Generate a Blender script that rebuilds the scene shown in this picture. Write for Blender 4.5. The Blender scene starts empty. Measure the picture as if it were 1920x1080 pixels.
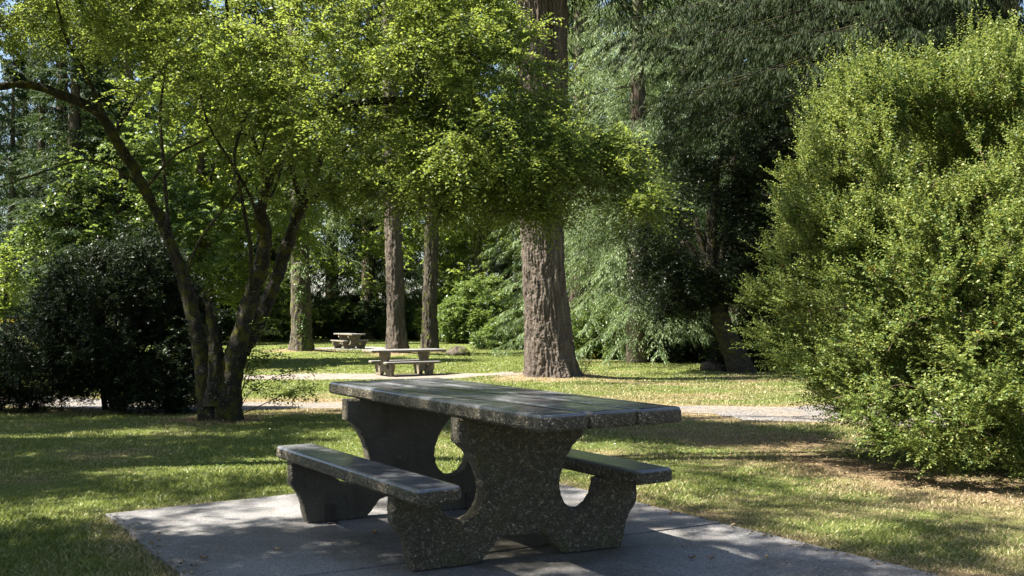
import bpy, bmesh, math, random
import numpy as np
from mathutils import Vector
R = math.radians
rng = np.random.default_rng(7)
random.seed(7)
C = bpy.context.scene.collection

# ------------------------------------------------------------------ camera numbers
F, PITCH, HC = 1866.65, -0.026, 1.1757          # focal (px of 1920), pitch (up), eye height

def at(px, py, Y):
    """world point at distance Y along +y seen in direction of photo pixel"""
    dx, dz = (px-960)/F, -(py-540)/F
    c, s = math.cos(PITCH), math.sin(PITCH)
    fy, fz = c+s*dz, -s+c*dz
    t = Y/fy
    return np.array([dx*t, Y, HC+fz*t])

# ------------------------------------------------------------------ noise
def _h(i, j, k, seed):
    n = (i*374761393 + j*668265263 + k*2147483647 + seed*1274126177) & 0xffffffff
    n = ((n ^ (n >> 13))*1274126177) & 0xffffffff
    n = n ^ (n >> 16)
    return (n & 0xffff)/65535.0
def vnoise(P, sc=1.0, seed=0):
    P = np.asarray(P, float)*sc
    I = np.floor(P).astype(np.int64); f = P-I; f = f*f*(3-2*f)
    out = 0
    for a in (0, 1):
        for b in (0, 1):
            for c in (0, 1):
                w = (f[:, 0] if a else 1-f[:, 0])*(f[:, 1] if b else 1-f[:, 1])*(f[:, 2] if c else 1-f[:, 2])
                out = out + w*_h(I[:, 0]+a, I[:, 1]+b, I[:, 2]+c, seed)
    return out
def fbm(P, sc, seed=0, o=3):
    r = 0; a = .5; tot = 0
    for k in range(o):
        r = r + a*vnoise(P, sc*2**k, seed+k*17); tot += a; a *= .5
    return r/tot
def v3(x, y, z=0): return np.stack([x, y, np.zeros_like(x)+z], 1)

# ------------------------------------------------------------------ terrain
TX, TY, TYAW = -.3152, 5.3694, .5878
ct, st = math.cos(TYAW), math.sin(TYAW)
def tab(u, v, z=0): return np.array([TX+u*ct-v*st, TY+u*st+v*ct, z])
def to_tab(x, y):
    dx, dy = x-TX, y-TY
    return dx*ct+dy*st, -dx*st+dy*ct
MOUNDS = []     # x, y, radius, height
def ground_z(x, y):
    x = np.asarray(x, float); y = np.asarray(y, float)
    t = np.clip((y-6.5)/21.5, 0, 1)
    z = -.63*(t*t*(3-2*t)*.55+t*.45) - .022
    z = z + (vnoise(v3(x.ravel(), y.ravel()), .35, 5).reshape(x.shape)-.5)*.05*np.clip((y-4)/6, .1, 1)
    z = z + (vnoise(v3(x.ravel(), y.ravel()), .09, 9).reshape(x.shape)-.5)*.30*np.clip((np.hypot(x, y)-26)/30, 0, 1)
    for mx, my, mr, mh in MOUNDS:
        z = z + mh*np.exp(-((x-mx)**2+(y-my)**2)/(mr*mr))
    return z
def gz(x, y): return float(ground_z(np.array([x]), np.array([y]))[0])
def gp(px, py):
    """ground point under a photo pixel"""
    Y = 20.
    lo, hi = 2., 160.
    for _ in range(50):
        Y = (lo+hi)/2; p = at(px, py, Y)
        if p[2] > -.022-.63*(lambda t: t*t*(3-2*t)*.55+t*.45)(min(max((Y-6.5)/21.5, 0), 1)): lo = Y
        else: hi = Y
    return p
for px, py, r, h in ((1035, 712, 1.7, .2), (565, 664, 1.8, .22), (740, 668, 1.2, .15), (808, 664, 1.2, .15), (408, 788, .5, .05)):
    q = gp(px, py); MOUNDS.append((q[0], q[1], r, h))

# ------------------------------------------------------------------ object helpers
def link(o, parent=None):
    C.objects.link(o)
    if parent is not None: o.parent = parent
    return o
def tag(o, label=None, cat=None, group=None, kind=None):
    if label: o['label'] = label
    if cat: o['category'] = cat
    if group: o['group'] = group
    if kind: o['kind'] = kind
    return o
def empty(name, loc, rz=0, **k):
    o = bpy.data.objects.new(name, None); o.location = loc; o.rotation_euler = (0, 0, rz); o.empty_display_size = .2
    link(o); return tag(o, **k)
def npmesh(name, V, Fq, mat, smooth=False, attrs=None):
    V = np.asarray(V, np.float32); Fq = np.asarray(Fq, np.int32)
    me = bpy.data.meshes.new(name)
    n = Fq.shape[1]
    me.vertices.add(len(V)); me.vertices.foreach_set('co', V.ravel())
    me.loops.add(Fq.size); me.loops.foreach_set('vertex_index', Fq.ravel())
    me.polygons.add(len(Fq)); me.polygons.foreach_set('loop_start', np.arange(0, Fq.size, n, dtype=np.int32))
    me.polygons.foreach_set('loop_total', np.full(len(Fq), n, np.int32))
    if smooth: me.polygons.foreach_set('use_smooth', np.ones(len(Fq), bool))
    if attrs:
        for k, a in attrs.items():
            at_ = me.attributes.new(k, 'FLOAT', 'POINT'); at_.data.foreach_set('value', np.asarray(a, np.float32))
    me.update(calc_edges=True); me.validate()
    me.materials.append(mat)
    return me
def npobj(name, V, Fq, mat, parent=None, smooth=False, attrs=None):
    return link(bpy.data.objects.new(name, npmesh(name, V, Fq, mat, smooth, attrs)), parent)
def bmobj(name, bm, mats, parent=None, smooth=False):
    me = bpy.data.meshes.new(name); bm.to_mesh(me); bm.free()
    for m in (mats if isinstance(mats, (list, tuple)) else [mats]): me.materials.append(m)
    if smooth:
        for p in me.polygons: p.use_smooth = True
    return link(bpy.data.objects.new(name, me), parent)
def copy_tree(o, parent=None):
    c = o.copy(); C.objects.link(c); c.parent = parent
    for ch in list(o.children): copy_tree(ch, c)
    return c

# ------------------------------------------------------------------ materials
def newmat(name):
    m = bpy.data.materials.new(name); m.use_nodes = True
    nt = m.node_tree; nt.nodes.clear()
    return m, nt, (lambda t, **k: _node(nt, t, **k))
def _node(nt, t, **k):
    n = nt.nodes.new(t)
    for a, b in k.items():
        if a in ('inp',):
            for i, val in b.items(): n.inputs[i].default_value = val
        else: setattr(n, a, b)
    return n
def ramp(nt, fac, stops, interp='LINEAR'):
    r = nt.nodes.new('ShaderNodeValToRGB'); r.color_ramp.interpolation = interp
    e = r.color_ramp.elements
    while len(e) < len(stops): e.new(.5)
    for i, (p, c) in enumerate(stops):
        e[i].position = p; e[i].color = (*c, 1) if len(c) == 3 else c
    nt.links.new(fac, r.inputs[0]); return r.outputs[0]
def mix(nt, fac, a, b, mode='MIX'):
    m = nt.nodes.new('ShaderNodeMix'); m.data_type = 'RGBA'; m.blend_type = mode
    for s, idx in ((fac, 0), (a, 6), (b, 7)):
        if isinstance(s, (int, float)): m.inputs[idx].default_value = s
        elif isinstance(s, tuple): m.inputs[idx].default_value = (*s, 1)
        else: nt.links.new(s, m.inputs[idx])
    return m.outputs[2]
def noise(nt, vec, scale, detail=3, rough=.55, dist=0):
    n = nt.nodes.new('ShaderNodeTexNoise'); n.inputs['Scale'].default_value = scale; n.inputs['Detail'].default_value = detail
    n.inputs['Roughness'].default_value = rough; n.inputs['Distortion'].default_value = dist
    if vec is not None: nt.links.new(vec, n.inputs['Vector'])
    return n.outputs[0]
def mapping(nt, vec, scale=(1, 1, 1)):
    n = nt.nodes.new('ShaderNodeMapping'); n.inputs['Scale'].default_value = scale; nt.links.new(vec, n.inputs['Vector']); return n.outputs[0]
def math_(nt, op, a, b=None, clamp=False):
    n = nt.nodes.new('ShaderNodeMath'); n.operation = op; n.use_clamp = clamp
    for s, i in ((a, 0), (b, 1)):
        if s is None: continue
        if isinstance(s, (int, float)): n.inputs[i].default_value = s
        else: nt.links.new(s, n.inputs[i])
    return n.outputs[0]
def bump(nt, h, strength, dist):
    b = nt.nodes.new('ShaderNodeBump'); b.inputs['Strength'].default_value = strength; b.inputs['Distance'].default_value = dist
    nt.links.new(h, b.inputs['Height']); return b.outputs[0]
def principled(nt, col, rough=.6, spec=.5, nrm=None):
    p = nt.nodes.new('ShaderNodeBsdfPrincipled')
    if isinstance(col, tuple): p.inputs['Base Color'].default_value = (*col, 1)
    else: nt.links.new(col, p.inputs['Base Color'])
    if isinstance(rough, (int, float)): p.inputs['Roughness'].default_value = rough
    else: nt.links.new(rough, p.inputs['Roughness'])
    p.inputs['Specular IOR Level'].default_value = spec
    if nrm is not None: nt.links.new(nrm, p.inputs['Normal'])
    return p
def out(nt, sh):
    o = nt.nodes.new('ShaderNodeOutputMaterial'); nt.links.new(sh, o.inputs[0])

def leafmat(name, stops, tcol, trans=.4, rough=.45, spec=.5, clump=.6):
    """stops: three leaf colours dark->light; tcol: colour of light passing through"""
    m, nt, N = newmat(name)
    g = N('ShaderNodeNewGeometry')
    tc = N('ShaderNodeTexCoord')
    f = math_(nt, 'ADD', math_(nt, 'MULTIPLY', g.outputs['Random Per Island'], .6), math_(nt, 'MULTIPLY', noise(nt, tc.outputs['Object'], clump, 2), .5))
    col = ramp(nt, f, [(.15, stops[0]), (.5, stops[1]), (.95, stops[2])])
    p = principled(nt, col, rough, spec)
    t = N('ShaderNodeBsdfTranslucent'); nt.links.new(mix(nt, .6, col, tcol), t.inputs[0])
    ms = N('ShaderNodeMixShader', inp={0: trans}); nt.links.new(p.outputs[0], ms.inputs[1]); nt.links.new(t.outputs[0], ms.inputs[2])
    out(nt, ms.outputs[0]); return m

def barkmat(name, cols, scale=6, stretch=.18, moss=0, mosscol=(.09, .1, .02), lichen=0, bstr=.8, bdist=.03):
    m, nt, N = newmat(name)
    tc = N('ShaderNodeTexCoord'); o = tc.outputs['Object']
    v = mapping(nt, o, (1, 1, stretch))
    n1 = noise(nt, v, scale, 6, .65, .6)
    n2 = noise(nt, o, scale*.35, 3)
    n3 = noise(nt, o, scale*6, 3, .7)
    col = ramp(nt, n1, [(.3, cols[0]), (.5, cols[1]), (.72, cols[2])])
    col = mix(nt, .35, col, ramp(nt, n3, [(.3, cols[0]), (.7, cols[2])]))
    if lichen:
        col = mix(nt, ramp(nt, noise(nt, o, scale*1.7, 4, .7), [(.62-lichen*.1, (0, 0, 0)), (.7-lichen*.1, (1, 1, 1))]), col, (.2, .21, .16))
    if moss:
        col = mix(nt, ramp(nt, n2, [(.62-moss*.3, (0, 0, 0)), (.72-moss*.2, (1, 1, 1))]), col, mosscol)
    h = math_(nt, 'ADD', n1, math_(nt, 'MULTIPLY', n3, .35))
    p = principled(nt, col, .9, .15, bump(nt, h, bstr, bdist))
    out(nt, p.outputs[0]); return m

M = {}
M['leaf_hero'] = leafmat('cherry leaf', [(.036, .07, .015), (.086, .134, .03), (.185, .222, .06)], (.4, .48, .07), .46, .45, .35, 1.2)
M['leaf_box'] = leafmat('boxwood leaf', [(.013, .034, .009), (.075, .12, .027), (.26, .275, .085)], (.34, .4, .07), .34, .5, .25, 1.6)
M['leaf_orange'] = leafmat('withered leaf', [(.35, .12, .02), (.5, .22, .03), (.5, .3, .06)], (.6, .3, .05), .4, .5, .4, 2)
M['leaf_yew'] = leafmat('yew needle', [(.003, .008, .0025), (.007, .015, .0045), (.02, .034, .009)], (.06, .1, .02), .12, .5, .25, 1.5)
M['leaf_cedar'] = leafmat('cedar spray', [(.04, .07, .024), (.09, .14, .055), (.21, .26, .13)], (.26, .34, .09), .32, .5, .3, .5)
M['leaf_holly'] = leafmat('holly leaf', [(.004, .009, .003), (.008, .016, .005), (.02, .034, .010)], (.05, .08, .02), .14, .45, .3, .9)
M['leaf_maple'] = leafmat('maple leaf', [(.04, .075, .015), (.085, .135, .028), (.17, .21, .05)], (.38, .46, .06), .5, .45, .45, .4)
M['leaf_fir'] = leafmat('fir needle', [(.007, .019, .006), (.018, .034, .010), (.042, .066, .02)], (.08, .13, .03), .2, .6, .2, .3)
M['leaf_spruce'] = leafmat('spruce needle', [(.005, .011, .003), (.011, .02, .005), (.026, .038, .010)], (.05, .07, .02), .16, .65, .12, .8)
M['leaf_bramble'] = leafmat('bramble leaf', [(.03, .065, .018), (.07, .12, .03), (.15, .2, .07)], (.28, .36, .06), .4, .35, .55, 1)
M['bark_hero'] = barkmat('mossy dark bark', [(.006, .005, .004), (.02, .017, .013), (.06, .053, .042)], 22, .4, .42, (.06, .058, .012), .25, 1., .02)
M['bark_fir'] = barkmat('furrowed fir bark', [(.016, .012, .009), (.076, .060, .048), (.2, .17, .138)], 9, .16, 0, bstr=1., bdist=.05)
M['bark_moss'] = barkmat('mossy fir bark', [(.014, .011, .008), (.06, .05, .038), (.16, .14, .11)], 9, .18, .32, (.09, .10, .025), 0, 1., .04)
M['bark_far'] = barkmat('dull far bark', [(.02, .016, .012), (.07, .055, .042), (.15, .12, .09)], 8, .15, .2, (.07, .09, .02), 0, .8, .04)
M['stem'] = barkmat('grey brown stems', [(.04, .028, .018), (.11, .08, .05), (.22, .17, .11)], 30, .3)

# ------------------------------------------------------------------ geometry helpers
def nrmz(a):
    return a/np.maximum(np.linalg.norm(a, axis=-1, keepdims=True), 1e-9)
def rnd(n, s=1.): return rng.normal(0, s, (n, 3))
def leafquads(P, D, Nn, L, W):
    """rhombic leaves: base P, direction D, normal Nn, length L, width W (arrays)"""
    n = len(P)
    D = nrmz(D); S = nrmz(np.cross(D, Nn)); U = np.cross(S, D)
    L = np.broadcast_to(L, (n,))[:, None]; W = np.broadcast_to(W, (n,))[:, None]
    V = np.empty((n, 4, 3))
    V[:, 0] = P
    V[:, 1] = P+D*L*.48+S*W*.5+U*W*.16
    V[:, 2] = P+D*L-U*L*.08
    V[:, 3] = P+D*L*.48-S*W*.5+U*W*.16
    return V.reshape(-1, 3), np.arange(n*4).reshape(-1, 4)
def sprays(Cp, D, Lt, k, L, W, ang=1.0, droop=.25, up=(0, 0, 1), jit=.35, njit=.55, hang=0., tw=None):
    """twigs from Cp along D (length Lt) with k leaves alternating at both sides"""
    T = len(Cp); D = nrmz(D)
    Lt = np.broadcast_to(Lt, (T,))
    t = (np.arange(k)+.6)/k
    P = Cp[:, None]+D[:, None]*(Lt[:, None]*t)[:, :, None]
    P[:, :, 2] -= droop*Lt[:, None]*t*t
    S = nrmz(np.cross(D, np.broadcast_to(np.array(up, float), D.shape)+rnd(T, .25)))
    sg = np.where(np.arange(k) % 2 == 0, 1., -1.)
    Dl = D[:, None]*math.cos(ang)+S[:, None]*sg[None, :, None]*math.sin(ang)
    Dl = Dl+rng.normal(0, jit, Dl.shape); Dl[:, :, 2] -= hang
    Nn = np.array(up, float)+rng.normal(0, njit, Dl.shape)
    sc = rng.uniform(.7, 1.2, (T, k))
    return leafquads(P.reshape(-1, 3), Dl.reshape(-1, 3), Nn.reshape(-1, 3), (sc*L).ravel(), (sc*W).ravel())
def tube(pts, rad, sides=6, wob=0, seed=0):
    pts = np.asarray(pts, float); n = len(pts); rad = np.broadcast_to(rad, (n,))
    T = nrmz(np.gradient(pts, axis=0))
    ref = np.array([1., 0, 0]) if abs(T[:, 0]).mean() < .8 else np.array([0, 1., 0])
    A = nrmz(np.cross(T, ref)); B = np.cross(T, A)
    th = np.arange(sides)/sides*2*math.pi
    rr = rad[:, None]*np.ones(sides)
    ring = pts[:, None]+(A[:, None]*np.cos(th)[None, :, None]+B[:, None]*np.sin(th)[None, :, None])*rr[:, :, None]
    V = ring.reshape(-1, 3)
    i = np.arange(n-1)[:, None]*sides; j = np.arange(sides)[None]; j2 = (j+1) % sides
    Fq = np.stack([i+j, i+j2, i+sides+j2, i+sides+j], -1).reshape(-1, 4)
    return V, Fq
class Acc:
    def __init__(s): s.V = []; s.F = []; s.n = 0
    def add(s, VF):
        V, Fq = VF; s.V.append(V); s.F.append(Fq+s.n); s.n += len(V); return s
    def obj(s, name, mat, parent=None, smooth=False):
        return npobj(name, np.concatenate(s.V), np.concatenate(s.F), mat, parent, smooth)
def smooth_path(P, n):
    P = np.asarray(P, float); m = len(P)
    t = np.linspace(0, m-1, n); i = np.clip(t.astype(int), 0, m-2); f = (t-i)[:, None]
    Q = np.vstack([2*P[0]-P[1], P, 2*P[-1]-P[-2]])
    p0, p1, p2, p3 = Q[i], Q[i+1], Q[i+2], Q[i+3]
    return .5*((2*p1)+(-p0+p2)*f+(2*p0-5*p1+4*p2-p3)*f**2+(-p0+3*p1-3*p2+p3)*f**3)
def grow(nodes, nrad, targets, rtip=.003, wander=.12, rmax=.03, sag=0.):
    """connect every target to the nearest wood grown so far; returns tubes"""
    tubes = []
    nodes = [np.asarray(nodes, float)]; allp = np.concatenate(nodes); allr = np.asarray(nrad, float)
    d = np.min(np.linalg.norm(targets[:, None]-allp[None], axis=2), axis=1)
    for i in np.argsort(d):
        p = targets[i]
        dd = np.linalg.norm(allp-p, axis=1)
        cost = dd+np.where(allr < .006, .12, 0)+np.clip(allp[:, 2]-p[2], 0, 9)*.35
        j = int(np.argmin(cost)); a = allp[j]; L = dd[j]
        if L < .05: continue
        k = max(4, int(L/.14)+2)
        t = np.linspace(0, 1, k)[:, None]
        mid = rng.normal(0, wander*L, 3); mid[2] += .12*L
        q = a*(1-t)+p*t+mid*(4*t*(1-t))*.5+np.cumsum(rng.normal(0, .012, (k, 3)), 0)*t
        q[:, 2] -= sag*L*(t[:, 0]**2)
        r0 = min(allr[j]*.75, rmax, .004+.012*L); r = np.linspace(r0, rtip, k)
        tubes.append((q, r))
        allp = np.concatenate([allp, q[1:]]); allr = np.concatenate([allr, r[1:]])
    return tubes
def ell(n, c, r, shell=.0, seed=None):
    """points inside an ellipsoid, denser towards its skin with shell"""
    d = nrmz(rnd(n)); u = rng.uniform(0, 1, n)**(1/3.)
    u = u*(1-shell)+shell*rng.uniform(.75, 1.05, n)
    return np.asarray(c)+d*u[:, None]*np.asarray(r), d
def trunkmesh(path, rad, sides, rings, furrow=.05, fs=(10, 10, 1.6), flare=None, seed=1, uv_stretch=1, lobes=0.):
    P = smooth_path(path, rings); Rr = np.interp(np.linspace(0, 1, rings), np.linspace(0, 1, len(rad)), rad)
    V, Fq = tube(P, Rr, sides)
    Cn = np.repeat(P, sides, 0); rr = np.repeat(Rr, sides)
    D = nrmz(V-Cn); hz = np.repeat(np.linspace(0, 1, rings), sides)
    base = P[0]
    q = D*np.array([1., 1, 0])*1.0
    zz = V[:, 2]-base[2]
    S = np.stack([D[:, 0]*fs[0]*.3, D[:, 1]*fs[1]*.3, zz*fs[2]], 1)
    S[:, :2] += (vnoise(np.stack([D[:, 0]*2, D[:, 1]*2, zz*1.5], 1), 1, seed+5)-.5)[:, None]*1.2
    nn = fbm(S, 1.6, seed, 4)
    ridge = np.abs(nn-.5)*2
    disp = (np.clip(ridge*2.6, 0, 1)-.5)*furrow + (fbm(S*np.array([.4, .4, .8]), 1, seed+3, 2)-.5)*furrow*1.4
    disp += (fbm(V, 28, seed+9, 2)-.5)*furrow*.45
    if lobes:
        a = np.arctan2(D[:, 1], D[:, 0])
        disp += rr*lobes*np.exp(-zz/.5)*(np.abs(np.sin(a*2.5+seed))*1.2-.3)
    V = V+D*disp[:, None]
    return V, Fq

# ================================================================== WORLD, SUN, CAMERA
sc = bpy.context.scene
SUN_EL, SUN_AZ = R(54), R(-101)     # azimuth clockwise from +y: sun to the left
w = bpy.data.worlds.new("World"); sc.world = w; w.use_nodes = True
nt = w.node_tree; nt.nodes.clear()
sky = nt.nodes.new('ShaderNodeTexSky'); sky.sky_type = 'NISHITA'; sky.sun_disc = False
sky.sun_elevation = SUN_EL; sky.sun_rotation = SUN_AZ; sky.altitude = 100; sky.air_density = 1.0; sky.dust_density = 1.5
bg = nt.nodes.new('ShaderNodeBackground'); bg.inputs[1].default_value = .05
wo = nt.nodes.new('ShaderNodeOutputWorld'); nt.links.new(sky.outputs[0], bg.inputs[0]); nt.links.new(bg.outputs[0], wo.inputs[0])
sd = bpy.data.lights.new('sun', 'SUN'); sd.energy = 5; sd.angle = R(.53); sd.color = (1, .94, .84)
so = link(bpy.data.objects.new('sun', sd))
sdir = Vector((math.sin(SUN_AZ)*math.cos(SUN_EL), math.cos(SUN_AZ)*math.cos(SUN_EL), math.sin(SUN_EL)))
so.rotation_euler = sdir.to_track_quat('Z', 'Y').to_euler(); so.location = (-12, 0, 14)
cd = bpy.data.cameras.new('camera'); cam = link(bpy.data.objects.new('camera', cd)); sc.camera = cam
cd.sensor_width = 36; cd.lens = F/1920*36; cd.clip_end = 800; cd.clip_start = .05
cam.location = (0, 0, HC); cam.rotation_euler = (R(90)-PITCH, 0, 0)
vs = sc.view_settings; vs.view_transform = 'Standard'; vs.look = 'None'; vs.exposure = 2.3; vs.gamma = 1
sc.cycles.max_bounces = 8; sc.cycles.diffuse_bounces = 4; sc.cycles.transmission_bounces = 4; sc.cycles.glossy_bounces = 2; sc.cycles.transparent_max_bounces = 4
sc.cycles.sample_clamp_indirect = 3; sc.cycles.sample_clamp_direct = 2
sc.cycles.use_denoising = True

# ================================================================== GROUND
SLAB = dict(u0=-1.44, u1=1.40, v1=1.59, v0=-5.2)
def path_c(x):      # centre line y and half width of the gravel path
    x = np.asarray(x, float)
    return 16.6-.21*(x+6)-.006*(x+6)**2, 1.6+0*x
SHRUB = (4.32, 8.45)
def slab_mask(x, y, m=0.):
    u, v = to_tab(x, y)
    return (u > SLAB['u0']-m) & (u < SLAB['u1']+m) & (v < SLAB['v1']+m) & (v > SLAB['v0']-m)
def path_mask(x, y, m=0.):
    yc, hw = path_c(x)
    e = (fbm(v3(x, y), .8, 21, 3)-.5)*3.2
    return np.abs(y-yc) < hw+e+m
def pad2_mask(x, y, m=0.):
    return (np.abs(y-29.0-.05*x) < 1.5+m) & (x < .2+m) & (x > -11-m)
def dryness(x, y):
    P = v3(x, y)
    d = fbm(P, .55, 31, 3)*1.15-.37 + (fbm(P, 3.2, 41, 2)-.5)*.5
    d += np.clip((x+.5)*.09, 0, .3)
    r = np.hypot((x-SHRUB[0])/1.0, (y-SHRUB[1])/1.0)
    d += .48*np.clip(1-np.abs(r-1.9)/1.2, 0, 1)**.8
    for mx, my, mr, mh in MOUNDS:
        d += 1.25*np.exp(-((x-mx)**2+(y-my)**2)/(mr*mr*.9))
    yc, hw = path_c(x); d += .5*np.clip(1-(np.abs(y-yc)-hw)/1.2, 0, 1)
    u, v = to_tab(x, y)
    e = np.maximum(np.maximum(np.abs(u)-1.42, v-1.59), -9)
    d += .45*np.clip(1-e/.35, 0, 1)
    d -= .25*np.clip((y-22)/14, 0, 1)
    return np.clip(d, 0, 1)

def sand(nt_cols, name, rough=.95): pass
# lawn soil sheet
m, nt, N = newmat('lawn soil and turf'); M['ground'] = m
a = N('ShaderNodeAttribute', attribute_name='dry'); tc = N('ShaderNodeTexCoord'); o = tc.outputs['Object']
g = ramp(nt, noise(nt, o, 1.3, 5, .65), [(.3, (.07, .09, .02)), (.52, (.14, .17, .042)), (.75, (.25, .26, .085))])
g2 = ramp(nt, noise(nt, o, 40, 3, .7), [(.3, (.025, .035, .01)), (.7, (.16, .2, .05))])
g = mix(nt, .45, g, g2)
dcol = ramp(nt, noise(nt, o, 55, 4, .7), [(.3, (.10, .065, .035)), (.5, (.2, .145, .085)), (.72, (.36, .29, .18))])
f = math_(nt, 'ADD', a.outputs['Fac'], math_(nt, 'MULTIPLY', math_(nt, 'SUBTRACT', noise(nt, o, 9, 4, .7), .5), .8))
col = mix(nt, ramp(nt, f, [(.35, (0, 0, 0)), (.8, (1, 1, 1))]), g, dcol)
p = principled(nt, col, .95, .1, bump(nt, noise(nt, o, 70, 4, .8), .9, .03)); out(nt, p.outputs[0])

def sheet(name, xs, ys, mat, mask=None, lift=0., attrs=True, kind='structure'):
    X, Y = np.meshgrid(xs, ys); x, y = X.ravel(), Y.ravel()
    z = ground_z(x, y)+lift
    if name == 'lawn':
        z = np.where(slab_mask(x, y, -.03), z-.10, z)
    V = np.stack([x, y, z], 1)
    nx, ny = len(xs), len(ys)
    i = (np.arange(ny-1)[:, None]*nx+np.arange(nx-1)[None]).ravel()
    Fq = np.stack([i, i+1, i+nx+1, i+nx], 1)
    if mask is not None:
        mk = mask(x, y); Fq = Fq[mk[Fq].sum(1) >= 3]
        used = np.unique(Fq); rem = np.full(len(V), -1); rem[used] = np.arange(len(used)); V = V[used]; Fq = rem[Fq]; x = x[used]; y = y[used]
    ob = npobj(name, V, Fq, mat, None, True, {'dry': dryness(x, y)})
    return tag(ob, kind=kind)
def spaced(lims, d0, g):
    r = [0.]
    while r[-1] < lims: r.append(r[-1]+d0+r[-1]*g)
    return np.array(r)
sx = spaced(260, .08, .035); xs = np.concatenate([-sx[::-1], sx[1:]])
ys = np.concatenate([np.arange(-60, -2, 4), np.arange(-2, 14, .1), 14+spaced(330, .12, .035)])
lawn = sheet('lawn', xs, ys, M['ground'])

# concrete pad
m, nt, N = newmat('old brushed concrete'); M['pad'] = m
tc = N('ShaderNodeTexCoord'); o = tc.outputs['Object']
c1 = ramp(nt, noise(nt, o, 2.2, 5, .6), [(.3, (.13, .128, .128)), (.5, (.22, .217, .217)), (.75, (.31, .305, .3))])
c2 = ramp(nt, noise(nt, o, 260, 2, .8), [(.35, (.05, .05, .05)), (.5, (.18, .175, .175)), (.7, (.42, .41, .4))])
col = mix(nt, .55, c1, c2)
stain = ramp(nt, noise(nt, o, 1.5, 6, .7, .5), [(.44, (0, 0, 0)), (.6, (1, 1, 1))])
col = mix(nt, math_(nt, 'MULTIPLY', stain, .6), col, (.08, .07, .055))
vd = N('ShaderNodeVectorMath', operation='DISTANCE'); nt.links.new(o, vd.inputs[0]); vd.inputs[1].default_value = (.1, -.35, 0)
col = mix(nt, ramp(nt, noise(nt, o, 55, 4, .85), [(.38, (.75, .75, .75)), (.5, (0, 0, 0))]), col, (.07, .066, .06))
col = mix(nt, ramp(nt, noise(nt, o, 75, 2, .85), [(.58, (0, 0, 0)), (.68, (.8, .8, .8))]), col, (.42, .41, .4))
dark_blot = math_(nt, 'MULTIPLY', math_(nt, 'SUBTRACT', 1.25, vd.outputs['Value'], True), noise(nt, o, 5, 6, .75, .8))  # noisy dark brown blot on the pad, fading outward from the table
dark_blot = ramp(nt, dark_blot, [(.16, (0, 0, 0)), (.5, (1, 1, 1))])
col = mix(nt, math_(nt, 'MULTIPLY', dark_blot, .8), col, (.05, .042, .025))
p = principled(nt, col, .85, .3, bump(nt, math_(nt, 'ADD', noise(nt, o, 220, 3, .8), math_(nt, 'MULTIPLY', noise(nt, o, 12, 3), .6)), .8, .01))
out(nt, p.outputs[0])
pad = bmesh.new()
def pad_slab(bm, corners, z0, z1):
    t = [bm.verts.new((x, y, z1)) for x, y in corners]; b = [bm.verts.new((x, y, z0)) for x, y in corners]
    bm.faces.new(t); bm.faces.new(b[::-1])
    for i in range(len(t)):
        j = (i+1) % len(t); bm.faces.new((t[i], b[i], b[j], t[j]))
def wig(a, b, n, s):
    r = []
    for i in range(n):
        t = i/n; w_ = random.uniform(-s, s) if 0 < i else 0
        d = (b[0]-a[0], b[1]-a[1]); L = math.hypot(*d)
        r.append((a[0]+d[0]*t-d[1]/L*w_, a[1]+d[1]*t+d[0]/L*w_))
    return r
u0, u1, v1, v0 = SLAB['u0'], SLAB['u1'], SLAB['v1'], SLAB['v0']
jl, jr = -.33, -.60
gpx = .008
pad_slab(pad, wig((u0, jl+gpx), (u1, jr+gpx), 18, .002)+wig((u1, jr+gpx), (u1, v1), 26, .006)+wig((u1, v1), (u0, v1), 26, .006)+wig((u0, v1), (u0, jl+gpx), 26, .006), -.12, 0)
pad_slab(pad, wig((u0, v0), (u1, v0), 4, .002)+wig((u1, v0), (u1, jr-gpx), 40, .006)+wig((u1, jr-gpx), (u0, jl-gpx), 18, .002)+wig((u0, jl-gpx), (u0, v0), 40, .006), -.12, -.003)
bmesh.ops.bevel(pad, geom=[e for e in pad.edges if abs(e.verts[0].co.z-e.verts[1].co.z) < 1e-5 and e.verts[0].co.z > -.05], offset=.006, segments=2, affect='EDGES', profile=.6)
po = bmobj('concrete_pad', pad, M['pad']); po.location = (TX, TY, 0); po.rotation_euler = (0, 0, TYAW); tag(po, kind='structure')

# gravel path
m, nt, N = newmat('crushed gravel'); M['gravel'] = m
tc = N('ShaderNodeTexCoord'); o = tc.outputs['Object']
v = N('ShaderNodeTexVoronoi', inp={'Scale': 38.}); nt.links.new(o, v.inputs['Vector'])
c = ramp(nt, v.outputs['Color'], [(.1, (.055, .05, .046)), (.5, (.125, .115, .105)), (.9, (.26, .245, .225))])
c = mix(nt, ramp(nt, noise(nt, o, 1.1, 4, .6), [(.45, (0, 0, 0)), (.65, (1, 1, 1))]), c, mix(nt, .5, c, (.25, .19, .12)))
p = principled(nt, c, .9, .25, bump(nt, v.outputs['Distance'], 1., .02)); out(nt, p.outputs[0])
gx = np.arange(-24, 20, .1); gy = np.arange(6, 22, .09)
sheet('gravel_path', gx, gy, M['gravel'], lambda x, y: path_mask(x, y), .006)
m, nt, N = newmat('pale trodden path'); M['path2'] = m
tc = N('ShaderNodeTexCoord'); o = tc.outputs['Object']
c = ramp(nt, noise(nt, o, 3, 6, .7), [(.3, (.10, .083, .066)), (.55, (.18, .155, .13)), (.8, (.27, .24, .21))])
p = principled(nt, c, .9, .2, bump(nt, noise(nt, o, 90, 3, .8), .6, .01)); out(nt, p.outputs[0])
sheet('trodden_path', np.arange(-12, 1, .2), np.arange(26, 33, .16), M['path2'], lambda x, y: pad2_mask(x, y, (fbm(v3(x, y), 1.1, 3, 3)-.5)*2.2), .008)

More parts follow.
